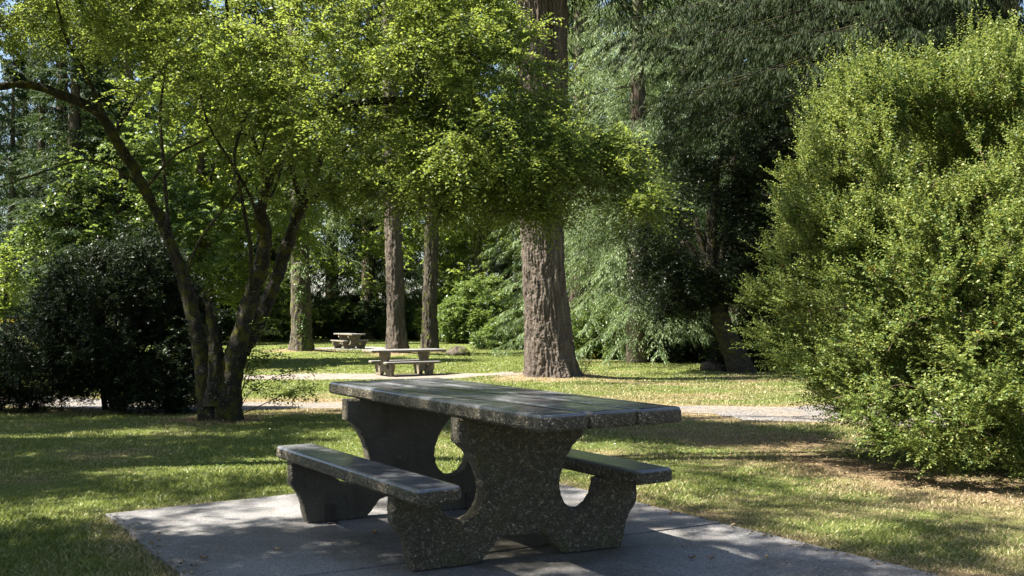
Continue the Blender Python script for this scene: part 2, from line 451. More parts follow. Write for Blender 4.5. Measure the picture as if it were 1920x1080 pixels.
# grass blades
m, nt, N = newmat('grass blade'); M['grass'] = m
a = N('ShaderNodeAttribute', attribute_name='dry'); g = N('ShaderNodeNewGeometry'); ri = g.outputs['Random Per Island']
gc = ramp(nt, ri, [(0, (.06, .085, .02)), (.5, (.135, .165, .042)), (1, (.26, .275, .09))])
dc = ramp(nt, ri, [(0, (.13, .09, .045)), (.5, (.27, .21, .11)), (1, (.44, .37, .22))])
f = math_(nt, 'ADD', a.outputs['Fac'], math_(nt, 'MULTIPLY', math_(nt, 'SUBTRACT', ri, .5), .5))
col = mix(nt, ramp(nt, f, [(.3, (0, 0, 0)), (.7, (1, 1, 1))]), gc, dc)
p = principled(nt, col, .5, .35)
t = N('ShaderNodeBsdfTranslucent'); nt.links.new(mix(nt, .5, col, (.28, .34, .06)), t.inputs[0])
ms = N('ShaderNodeMixShader', inp={0: .35}); nt.links.new(p.outputs[0], ms.inputs[1]); nt.links.new(t.outputs[0], ms.inputs[2]); out(nt, ms.outputs[0])
def grass():
    n = 1100000
    d = 2.6*np.exp(rng.uniform(0, 1, n)**.9*math.log(75/2.6))
    th = rng.uniform(-.62, .62, n)
    x, y = d*np.tan(th)*.95, d
    # clumping
    keep = ~slab_mask(x, y, -.004) & ~path_mask(x, y, -.12) & ~pad2_mask(x, y, -.15)
    u, v = to_tab(x, y)
    dr = dryness(x, y)
    keep &= rng.uniform(0, 1, n) > np.clip((dr-.6)*1.5, 0, .75)
    r = np.hypot(x-SHRUB[0], y-SHRUB[1])
    keep &= (r > 1.9) | (rng.uniform(0, 1, n) < .06)
    x, y, dr, d = x[keep], y[keep], dr[keep], d[keep]; n = len(x)
    z = ground_z(x, y)-.004
    tall = .5+vnoise(v3(x, y), 2.2, 77)*1.1
    h = rng.uniform(.014, .038, n)*tall*(1-.35*dr)*np.clip(.85+d*.03, 1, 1.8)
    wd = .0016*np.clip(d/3.2, 1, 9)*rng.uniform(.7, 1.3, n)
    a = rng.uniform(0, 2*math.pi, n)
    lean = np.stack([rng.normal(0, .6, n), rng.normal(0, .6, n), np.ones(n)], 1)
    lean = nrmz(lean+np.array([.12, -.1, 0])); S = np.stack([np.cos(a), np.sin(a), np.zeros(n)], 1)
    B = np.stack([x, y, z], 1)
    V = np.empty((n, 4, 3)); V[:, 0] = B-S*wd[:, None]; V[:, 1] = B+S*wd[:, None]
    mid = B+lean*(h*.6)[:, None]; tip = B+lean*h[:, None]; tip[:, :2] += lean[:, :2]*(h*.35)[:, None]
    V[:, 2] = mid+S*(wd*.75)[:, None]; V[:, 3] = tip
    ob = npobj('grass', V.reshape(-1, 3), np.arange(n*4).reshape(-1, 4)[:, [0, 1, 2, 3]], M['grass'], None, False, {'dry': np.repeat(dr, 4)})
    tag(ob, 'short lawn grass, green with dry straw patches', 'grass', kind='stuff')
grass()

# ================================================================== PICNIC TABLES
def agg(name, mossy):
    m, nt, N = newmat(name)
    tc = N('ShaderNodeTexCoord'); o = tc.outputs['Object']
    dj = N('ShaderNodeVectorMath', operation='ADD'); nz = N('ShaderNodeTexNoise', inp={'Scale': 30.}); nt.links.new(o, nz.inputs['Vector'])
    sc_ = N('ShaderNodeVectorMath', operation='SCALE'); nt.links.new(nz.outputs['Color'], sc_.inputs[0]); sc_.inputs['Scale'].default_value = .012
    nt.links.new(o, dj.inputs[0]); nt.links.new(sc_.outputs[0], dj.inputs[1])
    v = N('ShaderNodeTexVoronoi', inp={'Scale': 110.}); nt.links.new(dj.outputs[0], v.inputs['Vector'])
    v2 = N('ShaderNodeTexVoronoi', inp={'Scale': 110.}, feature='DISTANCE_TO_EDGE'); nt.links.new(dj.outputs[0], v2.inputs['Vector'])
    sepc = N('ShaderNodeSeparateColor'); nt.links.new(v.outputs['Color'], sepc.inputs[0])
    vb = N('ShaderNodeTexVoronoi', inp={'Scale': 55.}); nt.links.new(dj.outputs[0], vb.inputs['Vector']); sb_ = N('ShaderNodeSeparateColor'); nt.links.new(vb.outputs['Color'], sb_.inputs[0])
    pv = math_(nt, 'ADD', math_(nt, 'MULTIPLY', sepc.outputs[0], .62), math_(nt, 'MULTIPLY', sb_.outputs[0], .38))
    peb = ramp(nt, pv, [(.05, (.045, .036, .022)), (.35, (.09, .074, .044)), (.62, (.16, .135, .084)), (.82, (.28, .24, .165)), (.95, (.48, .43, .33))])
    gap = ramp(nt, v2.outputs['Distance'], [(.03, (1, 1, 1)), (.16, (0, 0, 0))])
    col = mix(nt, gap, peb, (.035, .03, .022))
    low = noise(nt, o, 4, 5, .65)
    col = mix(nt, math_(nt, 'MULTIPLY', ramp(nt, low, [(.35, (0, 0, 0)), (.6, (1, 1, 1))]), .55 if mossy else .25), col, mix(nt, .55, col, (.04, .038, .02)))
    if mossy:
        mo = ramp(nt, noise(nt, o, 7, 6, .75), [(.5, (0, 0, 0)), (.62, (1, 1, 1))])
        col = mix(nt, math_(nt, 'MULTIPLY', mo, .5), col, (.07, .068, .015))
    hgt = ramp(nt, v2.outputs['Distance'], [(0, (0, 0, 0)), (.35, (1, 1, 1))])
    p = principled(nt, col, .6, .4, bump(nt, hgt, 1., .007)); out(nt, p.outputs[0])
    return m
M['agg'] = agg('exposed aggregate', False); M['agg_moss'] = agg('mossy exposed aggregate', True)
m, nt, N = newmat('smooth cast concrete'); M['cast'] = m
tc = N('ShaderNodeTexCoord'); o = tc.outputs['Object']
c = ramp(nt, noise(nt, o, 5, 5, .65), [(.3, (.04, .035, .027)), (.6, (.068, .06, .046)), (.8, (.10, .09, .07))])
c = mix(nt, ramp(nt, noise(nt, mapping(nt, o, (1, 1, .25)), 9, 5, .7), [(.5, (0, 0, 0)), (.7, (.7, .7, .7))]), c, (.035, .032, .02))
c = mix(nt, ramp(nt, noise(nt, o, 45, 3, .8), [(.6, (0, 0, 0)), (.72, (.6, .6, .6))]), c, (.16, .15, .13))
p = principled(nt, c, .75, .3, bump(nt, noise(nt, o, 120, 3), .3, .002)); out(nt, p.outputs[0])
m, nt, N = newmat('ground terrazzo top'); M['top'] = m
tc = N('ShaderNodeTexCoord'); o = tc.outputs['Object']
v = N('ShaderNodeTexVoronoi', inp={'Scale': 120.}); nt.links.new(o, v.inputs['Vector'])
c = ramp(nt, noise(nt, mapping(nt, o, (1, .5, 1)), 3.2, 6, .65, .4), [(.3, (.055, .06, .07)), (.52, (.10, .105, .118)), (.75, (.165, .17, .18))])
c = mix(nt, .22, c, ramp(nt, v.outputs['Color'], [(.1, (.05, .05, .05)), (.9, (.25, .24, .22))]))
rg = ramp(nt, noise(nt, o, 6, 5, .7), [(.3, (.12,)*3), (.7, (.3,)*3)])
p = principled(nt, c, rg, .6, bump(nt, noise(nt, o, 9, 3), .25, .004)); out(nt, p.outputs[0])
m, nt, N = newmat('rusty steel'); M['rust'] = m
p = principled(nt, (.06, .05, .045), .6, .4); p.inputs['Metallic'].default_value = .6; out(nt, p.outputs[0])

def slab_board(name, cx, cy, L, W, z0, z1, mats, parent, rot=0., rc=.03, rimw=.013, seed=0):
    """a cast plank: rounded corners, smooth polished top with eased rim, pebbly sides"""
    rr = random.Random(seed)
    x0, y0 = W/2, L/2
    pts = []
    for sx_, sy_, a0 in ((1, -1, -90), (1, 1, 0), (-1, 1, 90), (-1, -1, 180)):
        for k in range(6):
            a = R(a0+k*18); pts.append((sx_*(x0-rc)+rc*math.cos(a), sy_*(y0-rc)+rc*math.sin(a)))
    dense = []
    for i in range(len(pts)):
        a, b = pts[i], pts[(i+1) % len(pts)]; d = math.dist(a, b); n = max(1, int(d/.02))
        for k in range(n): dense.append((a[0]+(b[0]-a[0])*k/n, a[1]+(b[1]-a[1])*k/n))
    n = len(dense); V = []; 
    prof = [(-rimw-.010, z1), (-.006, z1-.0015), (-.001, z1-.006), (0, z1-.012)] + [(.0035, z1-.017)]
    nz_ = 5
    for k in range(nz_): prof.append((.0045, z1-.017-(z1-z0-.030)*(k+1)/nz_))
    prof.append((-.004, z0+.003)); prof.append((-.012, z0))
    for ri_, (off, z) in enumerate(prof):
        for (x, y) in dense:
            # outward direction
            ox = max(-1, min(1, (x-max(-x0+rc, min(x0-rc, x)))/rc)); oy = max(-1, min(1, (y-max(-y0+rc, min(y0-rc, y)))/rc))
            if abs(ox) < 1e-6 and abs(oy) < 1e-6:
                if abs(abs(x)-x0) < 1e-4: ox = math.copysign(1, x)
                else: oy = math.copysign(1, y)
            l = math.hypot(ox, oy) or 1; ox /= l; oy /= l
            j = rr.uniform(-.0014, .0014) if ri_ >= 4 else 0
            V.append((x+ox*(off+j), y+oy*(off+j), z+(rr.uniform(-.0015, .0015) if ri_ >= 4 else 0)))
    bm = bmesh.new(); bv = [bm.verts.new(p_) for p_ in V]
    for r_ in range(len(prof)-1):
        for i in range(n):
            j = (i+1) % n
            f_ = bm.faces.new((bv[r_*n+i], bv[(r_+1)*n+i], bv[(r_+1)*n+j], bv[r_*n+j])); f_.material_index = 0 if r_ < 3 else 1; f_.smooth = r_ < 3
    f_ = bm.faces.new(bv[:n]); f_.material_index = 0
    f_ = bm.faces.new(bv[(len(prof)-1)*n:][::-1]); f_.material_index = 1
    bm.normal_update()
    bmesh.ops.recalc_face_normals(bm, faces=bm.faces)
    o_ = bmobj(name, bm, mats, parent); o_.location = (cx, cy, 0); o_.rotation_euler = (0, 0, rot)
    return o_
HALF = [(.0, .113), (.10, .113), (.135, .098), (.158, .07), (.185, .035), (.235, .0), (.555, .0), (.575, .06), (.585, .115), (.605, .165), (.64, .205), (.652, .23), (.652, .352),
        (.432, .352), (.425, .315), (.412, .272), (.385, .235), (.345, .210), (.305, .207), (.265, .222), (.235, .25), (.215, .29), (.205, .335), (.210, .385), (.225, .43), (.248, .478), (.28, .525), (.318, .56), (.337, .572), (.337, .685)]
def leg_panel(parent, v, rot, facing, mats):
    """facing=-1: pebbly face towards -v, smooth cast face inside"""
    prof = [(x, z) for x, z in HALF]+[(-x, z) for x, z in HALF[::-1] if x > 0]
    dense = []
    rr = random.Random(int(v*100)+50)
    for i in range(len(prof)):
        a, b = prof[i], prof[(i+1) % len(prof)]; d = math.dist(a, b); n = max(1, int(d/.014))
        for k in range(n):
            jj = 0 if (a[1] < .001 and b[1] < .001) or a[1] > .68 else .0022
            dense.append((a[0]+(b[0]-a[0])*k/n+rr.uniform(-jj, jj), a[1]+(b[1]-a[1])*k/n+rr.uniform(-jj, jj)))
    t = .0475; n = len(dense)
    bm = bmesh.new()
    # inset rings make soft edges
    P = np.array(dense); Tn = nrmz(np.roll(P, -1, 0)-np.roll(P, 1, 0)); Nn = np.stack([Tn[:, 1], -Tn[:, 0]], 1)
    area = .5*np.sum(P[:, 0]*np.roll(P[:, 1], -1)-np.roll(P[:, 0], -1)*P[:, 1])
    if area < 0: Nn = -Nn
    rings = [(-.009, -t), (-.003, -t+.003), (0, -t+.010), (.001, -t*.4), (.001, t*.4), (0, t-.010), (-.003, t-.003), (-.009, t)]
    if facing > 0: pass
    rv = []
    for off, y in rings:
        Q = P+Nn*off; rv.append([bm.verts.new((q[0], y, max(q[1], 0.0005))) for q in Q])
    for r_ in range(len(rings)-1):
        for i in range(n):
            j = (i+1) % n
            f_ = bm.faces.new((rv[r_][i], rv[r_][j], rv[r_+1][j], rv[r_+1][i])); f_.material_index = 0
    f1 = bm.faces.new(rv[0][::-1]); f2 = bm.faces.new(rv[-1])
    f1.material_index = 0 if facing < 0 else 1; f2.material_index = 1 if facing < 0 else 0
    bmesh.ops.recalc_face_normals(bm, faces=bm.faces)
    o_ = bmobj('leg', bm, mats, parent); o_.location = (0, v, 0); o_.rotation_euler = (0, 0, rot)
    return o_
def bracket(leg, x, y, s):
    bm = bmesh.new()
    bmesh.ops.create_cube(bm, size=1, matrix=__import__('mathutils').Matrix.Translation((x, y+s*.004, .05)) @ __import__('mathutils').Matrix.Diagonal((.05, .008, .1, 1)))
    bmesh.ops.create_cube(bm, size=1, matrix=__import__('mathutils').Matrix.Translation((x, y+s*.034, .0045)) @ __import__('mathutils').Matrix.Diagonal((.05, .06, .008, 1)))
    r_ = bmesh.ops.create_cone(bm, cap_ends=True, segments=6, radius1=.012, radius2=.011, depth=.014, matrix=__import__('mathutils').Matrix.Translation((x, y+s*.013, .06)) @ __import__('mathutils').Matrix.Rotation(R(90), 4, 'X'))
    return bmobj('anchor_bracket', bm, M['rust'], leg)
def make_table(label, loc, rz, skew=True, TOP=None, AG=None, CAST=None):
    TOP = TOP or M['top']; AG = AG or M['agg']; CAST = CAST or M['cast']; AM = M['agg_moss'] if skew else AG
    root = empty('picnic_table', loc, rz, label=label, cat='picnic table', group='concrete picnic tables in the park')
    dr, du, dv = (-.0425, .0767, -.1265) if skew else (0, 0, 0)
    lr = -.14 if skew else 0.
    L, Wd = 2.383, .7695
    w3 = Wd/3
    for k in (-1, 0, 1):
        cx, cy = du+k*w3*math.cos(dr), dv+k*w3*math.sin(dr)
        slab_board('tabletop_plank', cx, cy, L+(.003 if k else 0), w3-.016, .688, .76+(.001 if k == 0 else 0), [TOP, AG], root, dr, .010, seed=k+5)
    legs = [leg_panel(root, -.622 , lr, -1, [AM, CAST]), leg_panel(root, .628, lr, 1, [AG, CAST])]
    bracket(legs[1], -.43, -.0475, -1); bracket(legs[1], .43, -.0475, -1)
    bracket(legs[0], -.43, .0475, 1); bracket(legs[0], .43, .0475, 1)
    for s, dvv in ((-1, 0), (1, -.126 if skew else 0)):
        slab_board('bench_seat', s*.5641, dvv, 1.738, .222, .353, .422, [TOP, AG], root, -.01 if skew else 0, .026, seed=20+s)
    return root
t1 = make_table('large exposed aggregate concrete picnic table with polished top, closest on the concrete pad', (TX, TY, 0), TYAW)
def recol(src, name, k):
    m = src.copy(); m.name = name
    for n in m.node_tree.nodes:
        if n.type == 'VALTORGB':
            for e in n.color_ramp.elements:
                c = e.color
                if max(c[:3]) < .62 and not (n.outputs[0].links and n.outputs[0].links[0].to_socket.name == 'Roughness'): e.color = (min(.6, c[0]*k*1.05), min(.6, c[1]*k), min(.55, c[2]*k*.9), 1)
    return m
PT, PA, PC = recol(M['top'], 'top in sunlit tone', 2.4), recol(M['agg'], 'aggregate in sunlit tone', 1.5), recol(M['cast'], 'cast concrete in sunlit tone', 2.6)  # lighter, warmer copies: sunlight on the far tables put into the colour
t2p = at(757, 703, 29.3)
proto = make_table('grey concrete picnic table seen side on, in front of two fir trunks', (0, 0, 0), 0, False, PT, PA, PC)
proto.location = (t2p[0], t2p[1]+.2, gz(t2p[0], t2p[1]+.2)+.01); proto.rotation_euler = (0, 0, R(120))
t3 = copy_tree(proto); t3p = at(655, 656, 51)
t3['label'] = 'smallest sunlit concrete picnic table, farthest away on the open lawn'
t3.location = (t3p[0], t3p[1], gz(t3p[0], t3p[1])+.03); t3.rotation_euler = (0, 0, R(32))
bm = bmesh.new(); pad_slab(bm, [(-2, -2), (2, -2), (2, 2), (-2, 2)], -.2, .0)
p3 = bmobj('table_pad', bm, M['pad']); p3.location = (t3p[0]+.2, t3p[1], gz(t3p[0], t3p[1])+.028); p3.rotation_euler = (0, 0, R(32)); tag(p3, kind='structure')

# ================================================================== HERO TREE
def hero_tree():
    base = gp(410, 790); Y0 = base[1]
    root = empty('tree', (base[0], base[1], gz(base[0], base[1])), label='multi-stemmed spreading tree with mossy crooked trunks and arching limbs left of the near table', cat='tree')
    O = np.array(root.location)
    def A(pts):   # px, py, dY
        return np.array([at(px, py, Y0+dy) for px, py, dy in pts])
    k = 12/1867*.84
    limbs = [
        (A([(396, 800, 0), (385, 720, 0), (372, 640, 0), (350, 545, .05), (318, 450, .1), (272, 355, .1), (222, 268, 0), (182, 212, -.1), (120, 180, -.3), (50, 160, -.5), (-40, 168, -.8), (-140, 200, -1.2)]), [27*k, 21*k, 17*k, 15*k, 13*k, 12*k, 11*k, 10*k, 9*k, 8*k, 6*k, 4*k]),
        (A([(402, 760, -.1), (404, 680, -.12), (398, 610, -.12), (388, 566, -.1)]), [22*k, 17*k, 12*k, 2*k]),
        (A([(424, 800, 0), (430, 720, -.05), (448, 640, -.1), (470, 560, -.1), (488, 500, -.15), (497, 445, -.2), (490, 395, -.3), (508, 330, -.5), (545, 265, -.8), (600, 215, -1.1), (690, 190, -1.5), (800, 190, -1.9)]), [30*k, 26*k, 22*k, 19*k, 17*k, 15*k, 12*k, 11*k, 10*k, 9*k, 7*k, 4*k]),
        (A([(450, 660, .1), (490, 590, .2), (522, 510, .3), (545, 440, .3), (568, 385, .3), (610, 365, .1), (680, 352, -.2), (760, 345, -.7), (850, 350, -1.2)]), [22*k, 17*k, 15*k, 14*k, 13*k, 10*k, 8*k, 6*k, 3.5*k]),
        (A([(545, 440, .3), (575, 360, .4), (600, 300, .5), (645, 225, .5), (700, 150, .4), (770, 60, .2), (830, -40, 0)]), [12*k, 11*k, 10*k, 8*k, 7*k, 5*k, 3*k]),
        (A([(500, 345, -.5), (484, 290, -.3), (462, 220, -.2), (445, 150, -.2), (430, 60, -.3), (420, -50, -.4)]), [6.5*k, 5.5*k, 5*k, 4*k, 3.5*k, 2.5*k]),
        (A([(568, 385, .3), (548, 320, .1), (540, 250, -.1), (535, 180, -.2), (545, 90, -.3)]), [8*k, 6*k, 5*k, 4*k, 2.5*k]),
        (A([(318, 450, .1), (312, 380, .5), (306, 300, .7), (300, 220, .8), (310, 130, .8), (330, 20, .7)]), [5*k, 4.5*k, 4*k, 3.5*k, 3*k, 2*k]),
        (A([(204, 235, 0), (175, 170, .1), (150, 120, .1), (120, 60, 0), (100, -30, -.1)]), [7*k, 5*k, 4.5*k, 4*k, 2.5*k]),
        (A([(215, 250, 0), (245, 200, .3), (285, 150, .5), (340, 90, .8), (400, 20, 1)]), [6*k, 5*k, 4.5*k, 3.5*k, 2*k]),
        (A([(470, 560, -.1), (470, 470, -.6), (455, 380, -1), (440, 290, -1.2), (470, 200, -1.4), (520, 120, -1.6)]), [5*k, 4.5*k, 4*k, 3.5*k, 3*k, 2*k]),
        (A([(600, 215, -1.1), (650, 160, -1.4), (720, 110, -1.7), (820, 90, -2.1), (930, 120, -2.4)]), [6*k, 5.5*k, 5*k, 4*k, 2.5*k]),
        (A([(680, 352, -.2), (770, 290, -.6), (870, 262, -1.0), (960, 265, -1.3), (1040, 300, -1.5)]), [6*k, 5.5*k, 4.5*k, 3.5*k, 2*k]),
        (A([(600, 300, .5), (690, 250, .9), (800, 220, 1.2), (930, 210, 1.3), (1030, 240, 1.2)]), [6*k, 5.5*k, 4.5*k, 3.5*k, 2*k]),
        (A([(497, 445, -.2), (470, 370, -.5), (430, 300, -.8), (390, 230, -1), (370, 150, -1.2)]), [4*k, 3.4*k, 2.8*k, 2.2*k, 1.5*k]),
        (A([(585, 360, .3), (578, 290, .1), (590, 220, -.1), (585, 140, -.3), (600, 60, -.5)]), [4.5*k, 4*k, 3.4*k, 2.8*k, 1.5*k]),
        (A([(610, 365, .1), (625, 310, -.2), (660, 260, -.5), (670, 200, -.7)]), [4*k, 3.4*k, 2.8*k, 1.6*k]),
        (A([(640, 360, 0), (700, 310, -.3), (760, 280, -.5), (800, 240, -.7)]), [4*k, 3.4*k, 2.8*k, 1.6*k]),
        (A([(490, 400, -.3), (520, 340, .2), (530, 270, .4), (520, 190, .5)]), [3.6*k, 3.2*k, 2.6*k, 1.5*k]),
        (A([(292, 400, .1), (240, 330, -.4), (160, 300, -.8), (60, 330, -1.1), (-30, 360, -1.4)]), [3*k, 2.6*k, 2*k, 1.5*k, 1*k]),
        (A([(272, 355, .1), (330, 290, .5), (400, 250, .7), (430, 180, .8)]), [3.6*k, 3.2*k, 2.6*k, 1.5*k]),
        (A([(760, 345, -.7), (830, 300, -.9), (900, 300, -1.1), (980, 350, -1.3), (1060, 380, -1.5)]), [3.6*k, 3.2*k, 2.6*k, 2*k, 1.2*k]),
        (A([(345, 530, .1), (375, 450, -.3), (430, 380, -.6), (480, 310, -.8), (500, 250, -1)]), [3.5*k, 3*k, 2.6*k, 2.2*k, 1.5*k]),
    ]
    trunk = Acc(); nodes = []; nr = []
    for i, (P, r) in enumerate(limbs):
        n = max(20, int(np.linalg.norm(np.diff(P, axis=0), axis=1).sum()/.035)); sides = 20 if i < 5 else 9
        V, Fq = trunkmesh(P-O, r, sides, n, furrow=.03 if i < 4 else .008, fs=(6, 6, 4), seed=i*3+1, lobes=.35 if i in (0, 2) else 0)
        ring = V.reshape(n, sides, 3)
        tp = ring[-1].mean(0); V = np.vstack([V, tp]); 
        cap = np.array([[(n-1)*sides+q, (n-1)*sides+(q+1) % sides, len(V)-1, len(V)-1] for q in range(sides)])
        # knots and crooks
        trunk.add((V, Fq))
        Ps = smooth_path(P, n); Rr = np.interp(np.linspace(0, 1, n), np.linspace(0, 1, len(r)), r)
        if i != 1:
            s = slice(n//3 if i in (0, 2) else 2, n, 3); nodes.append(Ps[s]); nr.append(Rr[s])
    trunk.obj('trunk', M['bark_hero'], root, True)
    nodes = np.concatenate(nodes); nr = np.concatenate(nr)
    # crown volumes : centre px,py,Y  radii in metres
    vols = [((690, 60), 10.8, (1.55, 1.7, 1.1), 220), ((640, 200), 11.2, (1.5, 1.5, .8), 150), ((900, 190), 10.5, (.85, 1.2, .7), 190), ((960, 290), 10.4, (.95, 1.1, .55), 170),
            ((1070, 340), 10.2, (.75, .8, .36), 110), ((860, 335), 10.6, (1.0, 1.1, .36), 130), ((430, 10), 11.4, (2.0, 1.9, .95), 310), ((110, -30), 12., (1.9, 1.5, .8), 310),
            ((560, -130), 11.2, (2.0, 1.6, .7), 110), ((100, -150), 11.2, (2.2, 1.6, .7), 90), ((-150, 30), 12., (1.3, 1.2, .6), 90), ((860, 30), 10.3, (.6, .9, .6), 80), ((450, 205), 11.8, (1.25, 1.1, .4), 60), ((620, 330), 11.0, (.8, .8, .3), 30),
            ((1170, 385), 9.9, (.4, .5, .13), 34), ((1130, 290), 10.1, (.35, .5, .2), 30)]
    T = []
    for (px, py), Y, r, n in vols:
        c = at(px, py, Y); p, d = ell(n, c, r, .25)
        p = c+(p-c)*(.72+.75*vnoise(d*2.2+px, 1, 4))[:, None]; T.append(p)
    T = np.concatenate(T)
    keep = fbm(T, 1.3, 5, 2) > .39; T = T[keep]
    tubes = grow(nodes, nr, T, wander=.14, rmax=.03)
    br = Acc()
    for q, r in tubes: br.add(tube(q-O, r, 4))
    # twigs at end of each tube : direction of the branch end
    Cs, Ds = [], []
    for q, r in tubes:
        e = nrmz(q[-1]-q[-3] if len(q) > 3 else q[-1]-q[0]); m_ = 15
        tt = rng.uniform(.35, 1.0, m_); idx = np.clip((tt*(len(q)-1)).astype(int), 0, len(q)-1)
        Cs.append(q[idx]+rnd(m_, .02)); 
        Ds.append(e[None]*.7+nrmz(rnd(m_))*np.array([1, 1, .55])+np.array([0, 0, .05]))
    Cs = np.concatenate(Cs); Ds = nrmz(np.concatenate(Ds))
    L = rng.uniform(.18, .46, len(Cs))
    cr = Acc()
    cr.add(sprays(Cs-O, Ds, L, 14, .043, .022, 1.0, .4, jit=.3, njit=.7))
    cr.obj('crown', M['leaf_hero'], root)
    # twig wood (every third)
    s = slice(None, None, 2); t = np.linspace(0, 1, 4)
    Q = (Cs[s]-O)[:, None]+Ds[s][:, None]*(L[s][:, None]*t)[:, :, None]; Q[:, :, 2] -= .35*L[s][:, None]*t*t
    for q in Q: br.add(tube(q, (.003, .0025, .002, .001), 3))
    br.obj('branches', M['bark_hero'], root, True)
    # basal shoots with leaves
    sh = Acc(); lf = Acc()
    for (pts) in ([(440, 785, 0), (455, 730, .1), (480, 690, .1), (520, 665, .1)], [(440, 785, 0), (462, 700, 0), (475, 640, 0), (500, 600, -.1)], [(445, 780, -.1), (500, 755, -.2), (540, 735, -.3), (580, 725, -.3)],
                  [(442, 785, .1), (470, 735, .2), (530, 700, .2), (575, 690, .2)], [(435, 780, 0), (440, 700, .3), (452, 640, .4), (480, 620, .4)]):
        q = smooth_path(A(pts), 12)-O; sh.add(tube(q, np.linspace(.007, .002, 12), 4))
        idx = rng.integers(4, 12, 44); D = nrmz(rnd(44)*np.array([1, 1, .35])+np.array([.5, 0, 0]))
        lf.add(sprays(q[idx], D, rng.uniform(.14, .36, 44), 10, .052, .027, 1, .1, jit=.3, njit=.3))
    so_ = sh.obj('basal_shoot', M['bark_hero'], root, True); lf.obj('leaves', M['leaf_hero'], so_)
hero_tree()

# ================================================================== RIGHT SHRUB
def box_shrub():
    cx, cy = SHRUB; z0 = gz(cx, cy)
    root = empty('shrub', (cx, cy, z0), label='huge sunlit yellow-green broadleaf shrub filling the right side behind the dry grass', cat='shrub')
    O = np.array([cx, cy, z0])
    lobes = [((0.1, 0, 1.5), (2.2, 2.0, 1.5), 560), ((-.9, -.5, 2.1), (1.25, 1.2, 1.05), 320), ((.4, -.9, 1.8), (1.6, 1.2, 1.45), 420), ((-1.15, .1, 1.4), (1.15, 1.2, 1.1), 300),
             ((.9, -.3, 2.75), (1.5, 1.3, .95), 330), ((-.2, -1.1, .75), (1.9, 1.2, .75), 420), ((-.5, .1, 2.8), (.9, .9, .6), 160), ((1.3, -1.2, 1.4), (1.2, 1.1, 1.4), 300), ((-1.5, -.4, .95), (.7, .8, .65), 120), ((-.8, -1.25, .45), (.95, .6, .45), 170), ((-.5, -.2, 2.95), (.9, .9, .55), 200), ((-1.0, -1.0, 1.5), (.9, .8, .8), 180),
             ((-1.2, -.2, 2.3), (.95, .9, .9), 330), ((-1.2, -.2, 2.8), (.8, .8, .55), 260), ((.1, -1.75, .6), (1.4, .6, .6), 240), ((.9, -1.6, 1.0), (.9, .6, .9), 150)]
    T = []; 
    for c, r, n in lobes:
        p, d = ell(n, c, r, .55); T.append(p)
    T = np.concatenate(T); T = T[T[:, 2] > .12]
    T = T[fbm(T+5, 2.3, 3, 2) > .43]
    # stems from the base
    nodes, nr, wood = [], [], Acc()
    for i in range(46):
        a = rng.uniform(0, 2*math.pi); rr_ = rng.uniform(.1, .75)
        b = np.array([math.cos(a)*rr_, math.sin(a)*rr_, 0]); e = np.array([math.cos(a)*rng.uniform(.5, 1.9), math.sin(a)*rng.uniform(.5, 1.8), rng.uniform(1.2, 2.3)])
        mid = (b+e)/2+np.array([math.cos(a), math.sin(a), 0])*rng.uniform(-.1, .3)+rnd(1, .08)[0]
        q = smooth_path([b, mid*np.array([.8, .8, .8]), mid, e], 20)+np.cumsum(rnd(20, .012), 0); r_ = np.linspace(rng.uniform(.018, .035), .006, 20)
        wood.add(tube(q, r_, 6)); nodes.append(q[3::2]); nr.append(r_[3::2])
    tubes = grow(np.concatenate(nodes), np.concatenate(nr), T, wander=.12, rmax=.014)
    Cs, Ds = [], []
    for q, r in tubes:
        wood.add(tube(q, r, 4))
        e = nrmz(q[-1]-q[-3] if len(q) > 3 else q[-1]-q[0]); m_ = 15
        idx = np.clip((rng.uniform(.4, 1, m_)*(len(q)-1)).astype(int), 0, len(q)-1)
        outw = nrmz(q[idx]-np.array([0, 0, 1.0]))
        Cs.append(q[idx]+rnd(m_, .02)); Ds.append(outw*.9+nrmz(rnd(m_))*.7+np.array([0, 0, .55]))
    Cs = np.concatenate(Cs); Ds = nrmz(np.concatenate(Ds))
    L = rng.uniform(.12, .32, len(Cs))
    # long leading shoots on the top and the flank
    cr = Acc()
    cr.add(sprays(Cs, Ds, L, 20, .025, .015, .95, .0, jit=.4, njit=.75))
    top = T[np.argsort(-(T[:, 2]+.35*np.linalg.norm(T[:, :2], axis=1)+rng.normal(0, .35, len(T))))[:150]]
    D = nrmz(top-np.array([0, 0, 1.2]))*.6+np.array([0, 0, .9])+rnd(len(top), .22)
    for j in range(3): cr.add(sprays(top+rnd(len(top), .03), D+rnd(len(top), .25), rng.uniform(.25, .55, len(top)), 28, .022, .012, .9, -.02, jit=.35, njit=.7))
    cr.obj('crown', M['leaf_box'], root)
    oc = Acc(); ii = rng.integers(0, len(Cs), 330)
    oc.add(sprays(Cs[ii], Ds[ii], .08, 6, .026, .015, .9, 0)); oc.obj('withered_leaves', M['leaf_orange'], root)
    wood.obj('stems', M['stem'], root, True)
box_shrub()

